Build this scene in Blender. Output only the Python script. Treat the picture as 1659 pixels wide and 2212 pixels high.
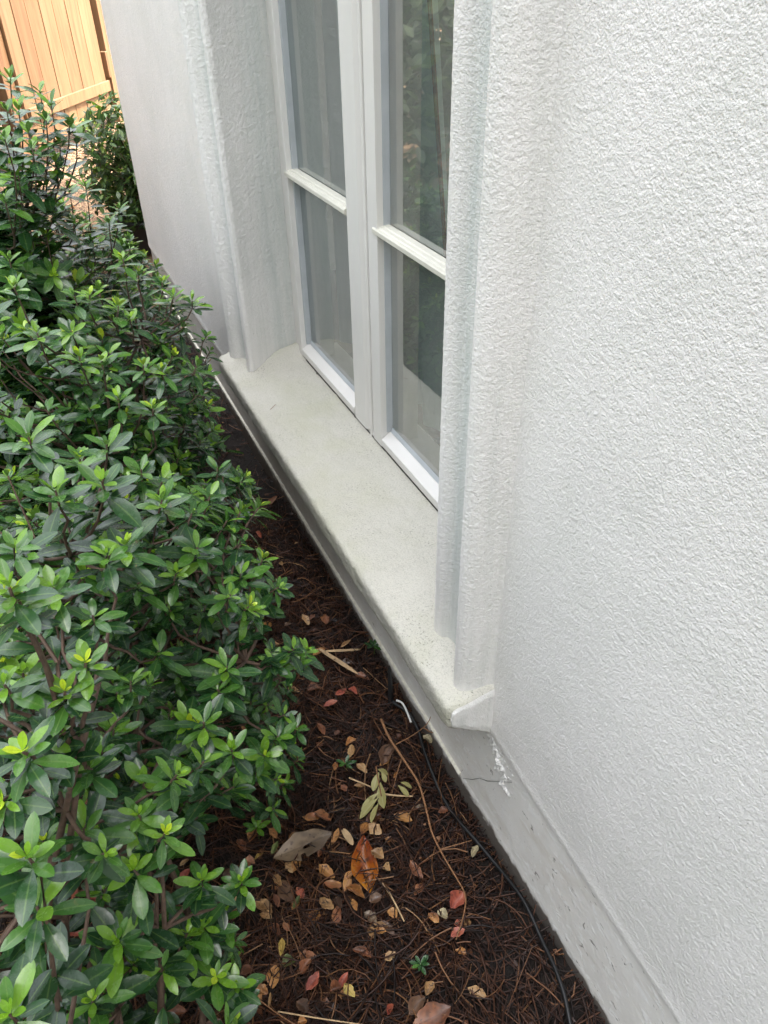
import bpy, math, random
import numpy as np
from mathutils import Matrix, Vector

# ---------------------------------------------------------------- camera, sky, sun, exposure
scene = bpy.context.scene
for o in list(bpy.data.objects):
    bpy.data.objects.remove(o)
COL = scene.collection
R = np.array([[0.91054, 0.25767, -0.32329], [-0.41309, 0.53590, -0.73632], [-0.01647, 0.80400, 0.59440]])
CAM = np.array([0.0, 0.0, 1.5])
cam_data = bpy.data.cameras.new('camera')
cam = bpy.data.objects.new('camera', cam_data)
COL.objects.link(cam)
cam_data.sensor_fit = 'VERTICAL'
cam_data.sensor_height = 36.0
cam_data.sensor_width = 27.0
cam_data.lens = 1625.0 / 2212.0 * 36.0
cam_data.clip_start = 0.02
cam_data.clip_end = 500.0
mw = Matrix.Identity(4)
for i in range(3):
    for j in range(3):
        mw[i][j] = R[i, j]
    mw[i][3] = CAM[i]
cam.matrix_world = mw
scene.camera = cam

SUN_DIR = np.array([0.475, -0.19, 0.86])
SUN_DIR /= np.linalg.norm(SUN_DIR)
elev = math.asin(SUN_DIR[2])
world = bpy.data.worlds.new('World')
scene.world = world
world.use_nodes = True
wn = world.node_tree
wn.nodes.clear()
sky = wn.nodes.new('ShaderNodeTexSky')
sky.sky_type = 'NISHITA'
sky.sun_disc = False
sky.sun_elevation = elev
sky.sun_rotation = math.atan2(SUN_DIR[0], SUN_DIR[1])
sky.air_density = 1.4
sky.dust_density = 10.0
sky.ozone_density = 0
bg = wn.nodes.new('ShaderNodeBackground')
bg.inputs['Strength'].default_value = 0.15
wo = wn.nodes.new('ShaderNodeOutputWorld')
hs = wn.nodes.new('ShaderNodeHueSaturation')          # hazy bright sky, almost white
hs.inputs['Saturation'].default_value = 0.30
wn.links.new(sky.outputs[0], hs.inputs['Color'])
wn.links.new(hs.outputs[0], bg.inputs['Color'])
wn.links.new(bg.outputs[0], wo.inputs['Surface'])
sd = bpy.data.lights.new('sun', 'SUN')
sd.energy = 2.0
sd.angle = math.radians(0.5)
sd.color = (1.0, 0.93, 0.82)
sun = bpy.data.objects.new('sun', sd)
COL.objects.link(sun)
sun.rotation_euler = Vector(SUN_DIR).to_track_quat('Z', 'Y').to_euler()
sun.location = (4, -2, 6)
scene.view_settings.view_transform = 'Standard'
scene.view_settings.look = 'None'
scene.view_settings.gamma = 1.0
scene.view_settings.exposure = 2.95
scene.cycles.use_denoising = True
scene.cycles.use_adaptive_sampling = False
scene.cycles.denoising_prefilter = 'ACCURATE'
scene.cycles.max_bounces = 8
scene.cycles.transparent_max_bounces = 12

# ---------------------------------------------------------------- helpers
rng = np.random.default_rng(7)
random.seed(7)


def ray(px, py):
    return R @ np.array([px - 829.5, 1106.0 - py, -1625.0])


def at(px, py, d):
    r = ray(px, py)
    return CAM + r / np.linalg.norm(r) * d


def ground_h(x, y):
    x = np.asarray(x, float)
    y = np.asarray(y, float)
    t = np.clip((y - 4.3) / 2.6, 0, 1)
    h = 0.43 * t * t * (3 - 2 * t)
    h = h + 0.012 * np.sin(x * 5.1 + y * 3.3) + 0.010 * np.sin(y * 7.7 - x * 4.0 + 1.0)
    h = h + 0.02 * np.clip((x - 0.42) / 0.1, 0, 1) * np.clip(1 - np.abs(y - 0.4) / 0.5, 0, 1)
    return h


def on_ground(px, py, lift=0.0):
    r = ray(px, py)
    z = 0.0
    for _ in range(12):
        t = (z + lift - CAM[2]) / r[2]
        p = CAM + r * t
        z = float(ground_h(p[0], p[1]))
    return p


_perm = np.random.default_rng(3).permutation(512)
_grad = np.random.default_rng(4).normal(size=(512, 3))
_grad /= np.linalg.norm(_grad, axis=1)[:, None]


def noise(P, f, seed=0):
    Q = np.asarray(P, float) * f + seed * 17.3
    I = np.floor(Q).astype(np.int64)
    F = Q - I
    U = F * F * F * (F * (F * 6 - 15) + 10)
    out = np.zeros(len(Q))
    for dx in (0, 1):
        for dy in (0, 1):
            for dz in (0, 1):
                h = _perm[(_perm[(_perm[(I[:, 0] + dx) & 511] + I[:, 1] + dy) & 511] + I[:, 2] + dz) & 511]
                g = _grad[h]
                d = g[:, 0] * (F[:, 0] - dx) + g[:, 1] * (F[:, 1] - dy) + g[:, 2] * (F[:, 2] - dz)
                w = (U[:, 0] if dx else 1 - U[:, 0]) * (U[:, 1] if dy else 1 - U[:, 1]) * (U[:, 2] if dz else 1 - U[:, 2])
                out += d * w
    return out


def stucco(P, amp=0.001, f=1.0, low=0.0012):
    n1 = noise(P, 270 * f, 1)
    n2 = noise(P, 140 * f, 2)
    return amp * (0.9 * n1 + 0.8 * n2) + low * noise(P, 7, 5)


def make_mesh(name, V, faces, smooth=True):
    """V (n,3); faces = int array (m,k) or list of such arrays."""
    if not isinstance(faces, list):
        faces = [faces]
    me = bpy.data.meshes.new(name)
    V = np.asarray(V, np.float32)
    me.vertices.add(len(V))
    me.vertices.foreach_set('co', V.ravel())
    idx = np.concatenate([np.asarray(f).ravel() for f in faces]).astype(np.int32)
    cnt = np.concatenate([np.full(len(f), np.asarray(f).shape[1]) for f in faces]).astype(np.int32)
    start = np.concatenate([[0], np.cumsum(cnt)[:-1]]).astype(np.int32)
    me.loops.add(len(idx))
    me.loops.foreach_set('vertex_index', idx)
    me.polygons.add(len(cnt))
    me.polygons.foreach_set('loop_start', start)
    me.polygons.foreach_set('loop_total', cnt)
    me.polygons.foreach_set('use_smooth', np.full(len(cnt), smooth))
    me.update(calc_edges=True)
    me.validate()
    return me


def attr(me, name, vals):
    a = me.attributes.new(name, 'FLOAT', 'POINT')
    a.data.foreach_set('value', np.asarray(vals, np.float32))


def link(name, me, mat, parent=None, loc=None):
    """Vertices of me are in world space; they are moved into the object's own space here."""
    o = bpy.data.objects.new(name, me)
    COL.objects.link(o)
    base = np.zeros(3)
    q = parent
    while q is not None:
        base += np.array(q.location)
        q = q.parent
    if parent is not None:
        o.parent = parent
    off = np.array(loc) - base if loc is not None else np.zeros(3)
    o.location = off
    me.transform(Matrix.Translation(-(base + off)))
    if mat is not None:
        me.materials.append(mat)
    return o


def thing(name, label, cat, loc, group=None):
    o = bpy.data.objects.new(name, None)
    COL.objects.link(o)
    o.location = loc
    o.empty_display_size = 0.1
    return tag(o, label, cat, group)


def tag(o, label=None, cat=None, group=None, kind=None):
    if label:
        o['label'] = label
    if cat:
        o['category'] = cat
    if group:
        o['group'] = group
    if kind:
        o['kind'] = kind
    return o


class MB:
    def __init__(s):
        s.V = []
        s.F = {}
        s.n = 0

    def add(s, V, F):
        V = np.asarray(V, float)
        F = np.asarray(F)
        s.V.append(V)
        s.F.setdefault(F.shape[1], []).append(F + s.n)
        s.n += len(V)

    def box(s, a, b, bev=0.0):
        a = np.array(a, float)
        b = np.array(b, float)
        lo, hi = np.minimum(a, b), np.maximum(a, b)
        V = np.array([[(lo, hi)[i][0], (lo, hi)[j][1], (lo, hi)[k][2]] for i in (0, 1) for j in (0, 1) for k in (0, 1)])
        F = [[0, 1, 3, 2], [4, 6, 7, 5], [0, 4, 5, 1], [2, 3, 7, 6], [0, 2, 6, 4], [1, 5, 7, 3]]
        s.add(V, F)

    def prism(s, prof, axis, t0, t1):
        """closed 2D profile extruded along an axis (0,1,2)."""
        prof = np.asarray(prof, float)
        n = len(prof)
        V = np.zeros((2 * n, 3))
        o = [k for k in range(3) if k != axis]
        V[:n, o[0]] = V[n:, o[0]] = prof[:, 0]
        V[:n, o[1]] = V[n:, o[1]] = prof[:, 1]
        V[:n, axis] = t0
        V[n:, axis] = t1
        F = [[i, (i + 1) % n, n + (i + 1) % n, n + i] for i in range(n)]
        s.add(V, F)
        s.F.setdefault(n, []).append(np.array([list(range(n))[::-1], list(range(n, 2 * n))]) + s.n - 2 * n)

    def tube(s, pts, rad, k=6):
        pts = np.asarray(pts, float)
        n = len(pts)
        rad = np.broadcast_to(rad, (n,))
        T = np.gradient(pts, axis=0)
        T /= np.linalg.norm(T, axis=1)[:, None] + 1e-12
        up = np.array([0.13, 0.21, 0.97])
        A = np.cross(T, up)
        A /= np.linalg.norm(A, axis=1)[:, None] + 1e-9
        B = np.cross(T, A)
        ang = np.arange(k) / k * 2 * np.pi
        V = (pts[:, None, :] + rad[:, None, None] * (np.cos(ang)[None, :, None] * A[:, None, :] + np.sin(ang)[None, :, None] * B[:, None, :])).reshape(-1, 3)
        F = [[i * k + j, i * k + (j + 1) % k, (i + 1) * k + (j + 1) % k, (i + 1) * k + j] for i in range(n - 1) for j in range(k)]
        s.add(V, F)
        s.F.setdefault(k, []).append(np.array([list(range(k))[::-1], list(range((n - 1) * k, n * k))]) + s.n - n * k)

    def build(s, name, mat, parent=None, loc=None, smooth=False, bevel=0.0):
        V = np.concatenate(s.V)
        me = make_mesh(name, V, [np.concatenate(f) for f in s.F.values()], smooth)
        o = link(name, me, mat, parent, loc)
        if bevel:
            m = o.modifiers.new('bevel', 'BEVEL')
            m.width = bevel
            m.segments = 2
            m.limit_method = 'ANGLE'
            m.harden_normals = False
        return o


def grid(U, W):
    nu, nw = U, W
    i = np.arange(nu - 1)[:, None]
    j = np.arange(nw - 1)[None, :]
    a = (i * nw + j)
    return np.stack([a, a + 1, a + nw + 1, a + nw], -1).reshape(-1, 4)


def smooth_path(pts, step_fn):
    """Catmull-like smoothing by linear resampling at a position-dependent step."""
    pts = np.asarray(pts, float)
    seg = np.linalg.norm(np.diff(pts, axis=0), axis=1)
    s = np.concatenate([[0], np.cumsum(seg)])
    out = [0.0]
    while out[-1] < s[-1]:
        k = np.array([np.interp(out[-1], s, pts[:, c]) for c in range(pts.shape[1])])
        out.append(out[-1] + step_fn(k))
    out[-1] = s[-1]
    out = np.array(out)
    return np.stack([np.interp(out, s, pts[:, c]) for c in range(pts.shape[1])], 1)


def blur_path(P, n):
    for _ in range(n):
        Q = P.copy()
        Q[1:-1] = 0.25 * P[:-2] + 0.5 * P[1:-1] + 0.25 * P[2:]
        P = Q
    return P


def sheet(name, path, zs, mat, parent, amp=0.001, zbot=None, flip=False, mod=None, f=1.0, low=0.0012):
    """vertical stucco skin: plan path (n,2) swept over heights zs; true displacement along the normal."""
    n, m = len(path), len(zs)
    T = np.gradient(path, axis=0)
    T /= np.linalg.norm(T, axis=1)[:, None] + 1e-12
    N = np.stack([-T[:, 1], T[:, 0]], 1)          # left of travel (+y travel -> -x)
    if flip:
        N = -N
    Z = np.broadcast_to(zs[None, :], (n, m)).copy()
    if zbot is not None:
        zb = zbot(path)                             # per-column bottom height
        t = (zs - zs[0]) / (zs[-1] - zs[0])
        k = np.clip(1 - (zs - zs[0]) / 0.3, 0, 1)
        Z = Z + (zb - zs[0])[:, None] * k[None, :]
    P = np.zeros((n, m, 3))
    P[..., 0] = path[:, None, 0]
    P[..., 1] = path[:, None, 1]
    P[..., 2] = Z
    flat = P.reshape(-1, 3)
    h = stucco(flat, amp, f, low).reshape(n, m)
    if mod is not None:
        h = h + mod(P)
    P[..., 0] += N[:, None, 0] * h
    P[..., 1] += N[:, None, 1] * h
    F = grid(n, m)
    if flip:
        F = F[:, ::-1]
    me = make_mesh(name, P.reshape(-1, 3), F[:, ::-1])
    return link(name, me, mat, parent)


# ---------------------------------------------------------------- materials
def new_mat(name):
    m = bpy.data.materials.new(name)
    m.use_nodes = True
    nt = m.node_tree
    b = nt.nodes['Principled BSDF']
    return m, nt, b


def N_(nt, kind, **kw):
    n = nt.nodes.new(kind)
    for k, v in kw.items():
        if k in n.inputs:
            n.inputs[k].default_value = v
        else:
            setattr(n, k, v)
    return n


def L_(nt, a, b):
    nt.links.new(a, b)


def tex_noise(nt, scale, detail=3, rough=0.5, dist=0.0, vec=None):
    n = N_(nt, 'ShaderNodeTexNoise')
    n.inputs['Scale'].default_value = scale
    n.inputs['Detail'].default_value = detail
    n.inputs['Roughness'].default_value = rough
    n.inputs['Distortion'].default_value = dist
    if vec is not None:
        L_(nt, vec, n.inputs['Vector'])
    return n


def ramp(nt, fac, stops, interp='LINEAR'):
    r = N_(nt, 'ShaderNodeValToRGB')
    r.color_ramp.interpolation = interp
    e = r.color_ramp.elements
    while len(e) < len(stops):
        e.new(0.5)
    for el, (p, c) in zip(e, stops):
        el.position = p
        el.color = (c[0], c[1], c[2], 1) if hasattr(c, '__len__') else (c, c, c, 1)
    L_(nt, fac, r.inputs[0])
    return r.outputs[0]


def mix(nt, fac, a, b, mode='MIX'):
    m = N_(nt, 'ShaderNodeMix', data_type='RGBA', blend_type=mode)
    if isinstance(fac, (int, float)):
        m.inputs[0].default_value = fac
    else:
        L_(nt, fac, m.inputs[0])
    for sock, v in ((m.inputs[6], a), (m.inputs[7], b)):
        if hasattr(v, '__len__'):
            sock.default_value = (*v, 1) if len(v) == 3 else v
        else:
            L_(nt, v, sock)
    return m.outputs[2]


def bump(nt, b, height, strength, dist):
    n = N_(nt, 'ShaderNodeBump')
    n.inputs['Strength'].default_value = strength
    n.inputs['Distance'].default_value = dist
    L_(nt, height, n.inputs['Height'])
    L_(nt, n.outputs[0], b.inputs['Normal'])
    return n


def pos(nt, scale=(1, 1, 1)):
    g = N_(nt, 'ShaderNodeNewGeometry')
    m = N_(nt, 'ShaderNodeMapping')
    m.inputs['Scale'].default_value = scale
    L_(nt, g.outputs['Position'], m.inputs['Vector'])
    return m.outputs[0]


def stucco_mat(name, base, dirt, kind):
    m, nt, b = new_mat(name)
    p = pos(nt)
    big = tex_noise(nt, 2.3, 4, 0.55, 0.3, p)
    streak = tex_noise(nt, 1.0, 4, 0.6, 0.2, pos(nt, (14, 14, 0.7)))
    c = mix(nt, ramp(nt, big.outputs[0], [(0.42, 0.0), (0.75, 0.55)]), base, dirt)
    c = mix(nt, ramp(nt, streak.outputs[0], [(0.5, 0.0), (0.8, 0.35)]), c, dirt)
    if kind == 'sill':
        sp = tex_noise(nt, 230, 3, 0.7, 0.4, p)
        zone = tex_noise(nt, 7, 3, 0.6, 0.4, p)
        f = N_(nt, 'ShaderNodeMath', operation='MULTIPLY')
        L_(nt, ramp(nt, sp.outputs[0], [(0.57, 0.0), (0.66, 1.0)]), f.inputs[0])
        L_(nt, ramp(nt, zone.outputs[0], [(0.42, 0.03), (0.68, 0.8)]), f.inputs[1])
        c = mix(nt, f.outputs[0], c, (0.10, 0.105, 0.07))
        gr = tex_noise(nt, 300, 3, 0.7, 0.2, p)
        c = mix(nt, ramp(nt, gr.outputs[0], [(0.5, 0.0), (0.68, 0.5)]), c, (0.30, 0.30, 0.26))
        al = tex_noise(nt, 4.5, 4, 0.6, 0.2, p)
        c = mix(nt, ramp(nt, al.outputs[0], [(0.47, 0.0), (0.70, 0.5)]), c, (0.42, 0.42, 0.29))
    else:
        sp = tex_noise(nt, 130, 2, 0.5, 0.0, p)
        c = mix(nt, ramp(nt, sp.outputs[0], [(0.77, 0.0), (0.80, 0.8)]), c, (0.16, 0.14, 0.11))
        pa = tex_noise(nt, 6.5, 5, 0.7, 0.4, p)
        c = mix(nt, ramp(nt, pa.outputs[0], [(0.45, 0.0), (0.7, 0.30)]), c, (0.62, 0.63, 0.58))
        gr = tex_noise(nt, 330, 2, 0.6, 0.0, p)
        c = mix(nt, ramp(nt, gr.outputs[0], [(0.56, 0.0), (0.72, 0.35)]), c, (0.52, 0.51, 0.48))
    if kind == 'moulding':
        st = tex_noise(nt, 1.0, 5, 0.65, 0.3, pos(nt, (30, 30, 1.2)))
        c = mix(nt, ramp(nt, st.outputs[0], [(0.48, 0.0), (0.72, 0.42)]), c, (0.52, 0.54, 0.51))
        # grey-green algae plus painted-in shading in the hollow between the two beads
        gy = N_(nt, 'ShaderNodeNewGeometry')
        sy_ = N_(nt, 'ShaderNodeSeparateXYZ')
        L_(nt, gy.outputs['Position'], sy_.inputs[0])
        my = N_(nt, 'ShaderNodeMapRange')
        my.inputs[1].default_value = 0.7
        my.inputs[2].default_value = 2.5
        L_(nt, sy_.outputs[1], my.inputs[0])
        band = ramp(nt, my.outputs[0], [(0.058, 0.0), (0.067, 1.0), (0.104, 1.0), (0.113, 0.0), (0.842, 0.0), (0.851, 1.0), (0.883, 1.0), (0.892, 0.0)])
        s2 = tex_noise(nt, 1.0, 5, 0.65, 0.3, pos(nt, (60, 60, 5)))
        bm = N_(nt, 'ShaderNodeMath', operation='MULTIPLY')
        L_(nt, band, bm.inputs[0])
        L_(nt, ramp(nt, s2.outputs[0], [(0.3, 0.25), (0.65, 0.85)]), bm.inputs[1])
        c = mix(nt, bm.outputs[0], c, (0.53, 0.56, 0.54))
    L_(nt, c, b.inputs['Base Color'])
    b.inputs['Roughness'].default_value = 0.5
    b.inputs['Specular IOR Level'].default_value = 0.45
    fine = tex_noise(nt, 400, 1, 0.5, 0.15, p)
    mid = tex_noise(nt, 210, 1, 0.5, 0.2, p)
    a = N_(nt, 'ShaderNodeMath', operation='MULTIPLY_ADD')
    L_(nt, fine.outputs[0], a.inputs[0])
    a.inputs[1].default_value = 0.9
    L_(nt, mid.outputs[0], a.inputs[2])
    bump(nt, b, a.outputs[0], 0.75, 0.0016)
    return m


M = {}
M['stucco'] = stucco_mat('white_stucco_paint', (0.80, 0.777, 0.758), (0.66, 0.65, 0.63), 'wall')
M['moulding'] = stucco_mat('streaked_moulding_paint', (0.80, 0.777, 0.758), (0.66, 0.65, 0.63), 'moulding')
M['sill'] = stucco_mat('weathered_sill_stucco', (0.545, 0.525, 0.465), (0.46, 0.45, 0.385), 'sill')


def concrete_mat():
    m, nt, b = new_mat('painted_concrete')
    p = pos(nt)
    n1 = tex_noise(nt, 5, 5, 0.6, 0.4, p)
    c = ramp(nt, n1.outputs[0], [(0.3, (0.78, 0.755, 0.72)), (0.6, (0.87, 0.855, 0.83)), (0.8, (0.88, 0.865, 0.845))])
    sc = tex_noise(nt, 1, 4, 0.65, 0.5, pos(nt, (40, 22, 75)))
    c = mix(nt, ramp(nt, sc.outputs[0], [(0.60, 0.0), (0.645, 0.8)]), c, (0.90, 0.895, 0.88))
    br = tex_noise(nt, 1, 5, 0.65, 0.4, pos(nt, (9, 5, 12)))
    c = mix(nt, ramp(nt, br.outputs[0], [(0.52, 0.0), (0.68, 0.5)]), c, (0.64, 0.59, 0.52))
    fl = tex_noise(nt, 1, 3, 0.6, 0.6, pos(nt, (70, 32, 60)))
    flr = ramp(nt, fl.outputs[0], [(0.595, 0.0), (0.615, 1.0)])
    c = mix(nt, flr, c, (0.90, 0.89, 0.87))
    pit = tex_noise(nt, 1, 3, 0.6, 0.8, pos(nt, (60, 36, 60)))
    c = mix(nt, ramp(nt, pit.outputs[0], [(0.665, 0.0), (0.695, 0.8)]), c, (0.16, 0.14, 0.12))
    # darker grey-brown tone along the far stretch, edge broken by noise
    gy = N_(nt, 'ShaderNodeNewGeometry')
    sy_ = N_(nt, 'ShaderNodeSeparateXYZ')
    L_(nt, gy.outputs['Position'], sy_.inputs[0])
    gn_ = tex_noise(nt, 3.5, 4, 0.6, 0.3, p)
    ga = N_(nt, 'ShaderNodeMath', operation='MULTIPLY_ADD')
    L_(nt, gn_.outputs[0], ga.inputs[0])
    ga.inputs[1].default_value = 0.9
    L_(nt, sy_.outputs[1], ga.inputs[2])
    mrg = N_(nt, 'ShaderNodeMapRange')
    mrg.inputs[1].default_value = 1.5
    mrg.inputs[2].default_value = 2.3
    mrg.inputs[4].default_value = 0.75
    L_(nt, ga.outputs[0], mrg.inputs[0])
    far_tone = ramp(nt, n1.outputs[0], [(0.3, (0.26, 0.235, 0.20)), (0.7, (0.38, 0.355, 0.32))])
    c = mix(nt, mrg.outputs[0], c, far_tone)
    # soil splash near the bottom
    g = N_(nt, 'ShaderNodeNewGeometry')
    s = N_(nt, 'ShaderNodeSeparateXYZ')
    L_(nt, g.outputs['Position'], s.inputs[0])
    w = tex_noise(nt, 26, 4, 0.65, 0.4, p)
    a = N_(nt, 'ShaderNodeMath', operation='MULTIPLY_ADD')
    L_(nt, w.outputs[0], a.inputs[0])
    a.inputs[1].default_value = -0.06
    L_(nt, s.outputs[2], a.inputs[2])
    c = mix(nt, ramp(nt, a.outputs[0], [(0.0, 0.9), (0.008, 0.25), (0.018, 0.0)]), c, (0.055, 0.038, 0.026))
    L_(nt, c, b.inputs['Base Color'])
    b.inputs['Roughness'].default_value = 0.48
    f = tex_noise(nt, 60, 5, 0.6, 0.2, p)
    ha = N_(nt, 'ShaderNodeMath', operation='MULTIPLY_ADD')
    L_(nt, flr, ha.inputs[0])
    ha.inputs[1].default_value = 0.55
    L_(nt, f.outputs[0], ha.inputs[2])
    bump(nt, b, ha.outputs[0], 0.6, 0.003)
    return m


M['concrete'] = concrete_mat()


def simple(name, col, rough=0.5, var=0.12, scale=30, bumpd=0.0, stretch=(1, 1, 1), spec=0.5):
    m, nt, b = new_mat(name)
    n = tex_noise(nt, scale, 4, 0.6, 0.2, pos(nt, stretch))
    lo = [c * (1 - var) for c in col]
    hi = [min(1, c * (1 + var)) for c in col]
    L_(nt, ramp(nt, n.outputs[0], [(0.3, lo), (0.7, hi)]), b.inputs['Base Color'])
    b.inputs['Roughness'].default_value = rough
    b.inputs['Specular IOR Level'].default_value = spec
    if bumpd:
        bump(nt, b, n.outputs[0], 0.6, bumpd)
    return m


M['frame'] = simple('window_frame_paint', (0.70, 0.68, 0.65), 0.38, 0.04, 8, 0.0004, (1, 1, .2))
M['muntin'] = simple('cream_muntin_paint', (0.64, 0.62, 0.54), 0.42, 0.06, 20)
M['seal'] = simple('grey_blue_glazing_seal', (0.43, 0.455, 0.475), 0.5, 0.08, 15)
M['bead'] = simple('pale_mortar_bead', (0.74, 0.70, 0.60), 0.7, 0.15, 90, 0.001)
M['gap'] = simple('dark_cracked_caulk', (0.06, 0.055, 0.05), 0.8, 0.3, 60)
M['interior'] = simple('interior_plaster', (0.42, 0.40, 0.37), 0.8, 0.05)
M['floor'] = simple('interior_floor_wood', (0.10, 0.065, 0.04), 0.5, 0.3, 3, 0, (1, 12, 1))
M['stool'] = simple('interior_white_board', (0.72, 0.70, 0.66), 0.5, 0.04)
M['roof'] = simple('grey_roof_felt', (0.20, 0.19, 0.18), 0.9, 0.2, 12, 0.003)
M['trim_red'] = simple('red_brown_braid', (0.30, 0.09, 0.05), 0.8, 0.2, 90)
M['black'] = simple('black_plastic', (0.008, 0.008, 0.009), 0.38, 0.25, 60)
M['white_wire'] = simple('white_wire_jacket', (0.72, 0.72, 0.70), 0.45, 0.08, 60)
M['twig'] = simple('brown_twig_bark', (0.22, 0.105, 0.045), 0.65, 0.35, 90, 0.0006)
M['tan'] = simple('dry_straw_blade', (0.42, 0.29, 0.16), 0.7, 0.35, 60, 0.0006)
M['stem'] = simple('azalea_bark', (0.085, 0.052, 0.035), 0.75, 0.4, 120, 0.0006)
M['trunk'] = simple('tree_bark', (0.11, 0.085, 0.065), 0.9, 0.4, 25, 0.01)
M['metal'] = simple('galvanised_steel', (0.55, 0.54, 0.52), 0.4, 0.1, 80)


def curtain_mat():
    m, nt, b = new_mat('teal_grey_curtain_cloth')
    n = tex_noise(nt, 1, 3, 0.6, 0.0, pos(nt, (300, 300, 300)))
    L_(nt, ramp(nt, n.outputs[0], [(0.3, (0.62, 0.72, 0.70)), (0.7, (0.70, 0.79, 0.77))]), b.inputs['Base Color'])
    b.inputs['Roughness'].default_value = 0.85
    return m


M['curtain'] = curtain_mat()


def glass_mat():
    m = bpy.data.materials.new('window_glass')
    m.use_nodes = True
    nt = m.node_tree
    nt.nodes.clear()
    out = N_(nt, 'ShaderNodeOutputMaterial')
    tr = N_(nt, 'ShaderNodeBsdfTransparent')
    tr.inputs[0].default_value = (0.90, 0.95, 0.93, 1)
    gl = N_(nt, 'ShaderNodeBsdfGlossy')
    gl.inputs['Roughness'].default_value = 0.015
    fr = N_(nt, 'ShaderNodeFresnel')
    fr.inputs['IOR'].default_value = 2.2
    fm = N_(nt, 'ShaderNodeMath', operation='MULTIPLY', use_clamp=True)      # two sheets: four reflecting faces
    L_(nt, fr.outputs[0], fm.inputs[0])
    fm.inputs[1].default_value = 1.9
    mx = N_(nt, 'ShaderNodeMixShader')
    L_(nt, fm.outputs[0], mx.inputs[0])
    L_(nt, tr.outputs[0], mx.inputs[1])
    L_(nt, gl.outputs[0], mx.inputs[2])
    # thin film of dust
    df = N_(nt, 'ShaderNodeBsdfDiffuse')
    df.inputs[0].default_value = (0.52, 0.62, 0.60, 1)
    n = tex_noise(nt, 3, 5, 0.7, 0.3, pos(nt, (1, 1, .6)))
    f = ramp(nt, n.outputs[0], [(0.3, 0.07), (0.75, 0.18)])
    m2 = N_(nt, 'ShaderNodeMixShader')
    L_(nt, f, m2.inputs[0])
    L_(nt, mx.outputs[0], m2.inputs[1])
    L_(nt, df.outputs[0], m2.inputs[2])
    L_(nt, m2.outputs[0], out.inputs[0])
    return m


M['glass'] = glass_mat()


def leaf_mat(name, stops, rough=0.3, trans=0.25, midrib=(0.30, 0.42, 0.10), ribw=0.13, blotch=None, back=None):
    """colour from the per-leaf attribute 'tint'; 'across' (-1..1) draws the midrib."""
    m, nt, b = new_mat(name)
    t = N_(nt, 'ShaderNodeAttribute', attribute_name='tint')
    ac = N_(nt, 'ShaderNodeAttribute', attribute_name='across')
    n = tex_noise(nt, 55, 3, 0.6, 0.3, pos(nt))
    a = N_(nt, 'ShaderNodeMath', operation='MULTIPLY_ADD')
    L_(nt, n.outputs[0], a.inputs[0])
    a.inputs[1].default_value = 0.18
    a2 = N_(nt, 'ShaderNodeMath', operation='SUBTRACT')
    L_(nt, t.outputs['Fac'], a2.inputs[0])
    a2.inputs[1].default_value = 0.09
    L_(nt, a2.outputs[0], a.inputs[2])
    c = ramp(nt, a.outputs[0], stops)
    ab = N_(nt, 'ShaderNodeMath', operation='ABSOLUTE')
    L_(nt, ac.outputs['Fac'], ab.inputs[0])
    c = mix(nt, ramp(nt, ab.outputs[0], [(0.0, 0.55), (ribw, 0.0)]), c, midrib)
    if blotch:
        sp = tex_noise(nt, blotch[1], 3, 0.6, 0.5, pos(nt))
        c = mix(nt, ramp(nt, sp.outputs[0], [(blotch[2], 0.0), (blotch[2] + 0.06, 0.85)]), c, blotch[0])
    g = N_(nt, 'ShaderNodeNewGeometry')
    if back:
        c = mix(nt, g.outputs['Backfacing'], c, mix(nt, 0.6, c, back))
    L_(nt, c, b.inputs['Base Color'])
    rn = tex_noise(nt, 140, 2, 0.5, 0.0, pos(nt))
    L_(nt, ramp(nt, rn.outputs[0], [(0.35, rough * 0.75), (0.7, rough * 1.35)]), b.inputs['Roughness'])
    b.inputs['Specular IOR Level'].default_value = 0.62
    bump(nt, b, n.outputs[0], 0.25, 0.002)
    out = nt.nodes['Material Output']
    tl = N_(nt, 'ShaderNodeBsdfTranslucent')
    L_(nt, mix(nt, 1.0, c, (1.2, 1.3, 0.6), 'MULTIPLY'), tl.inputs[0])
    mx = N_(nt, 'ShaderNodeMixShader')
    mx.inputs[0].default_value = trans
    L_(nt, b.outputs[0], mx.inputs[1])
    L_(nt, tl.outputs[0], mx.inputs[2])
    L_(nt, mx.outputs[0], out.inputs[0])
    return m


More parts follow.
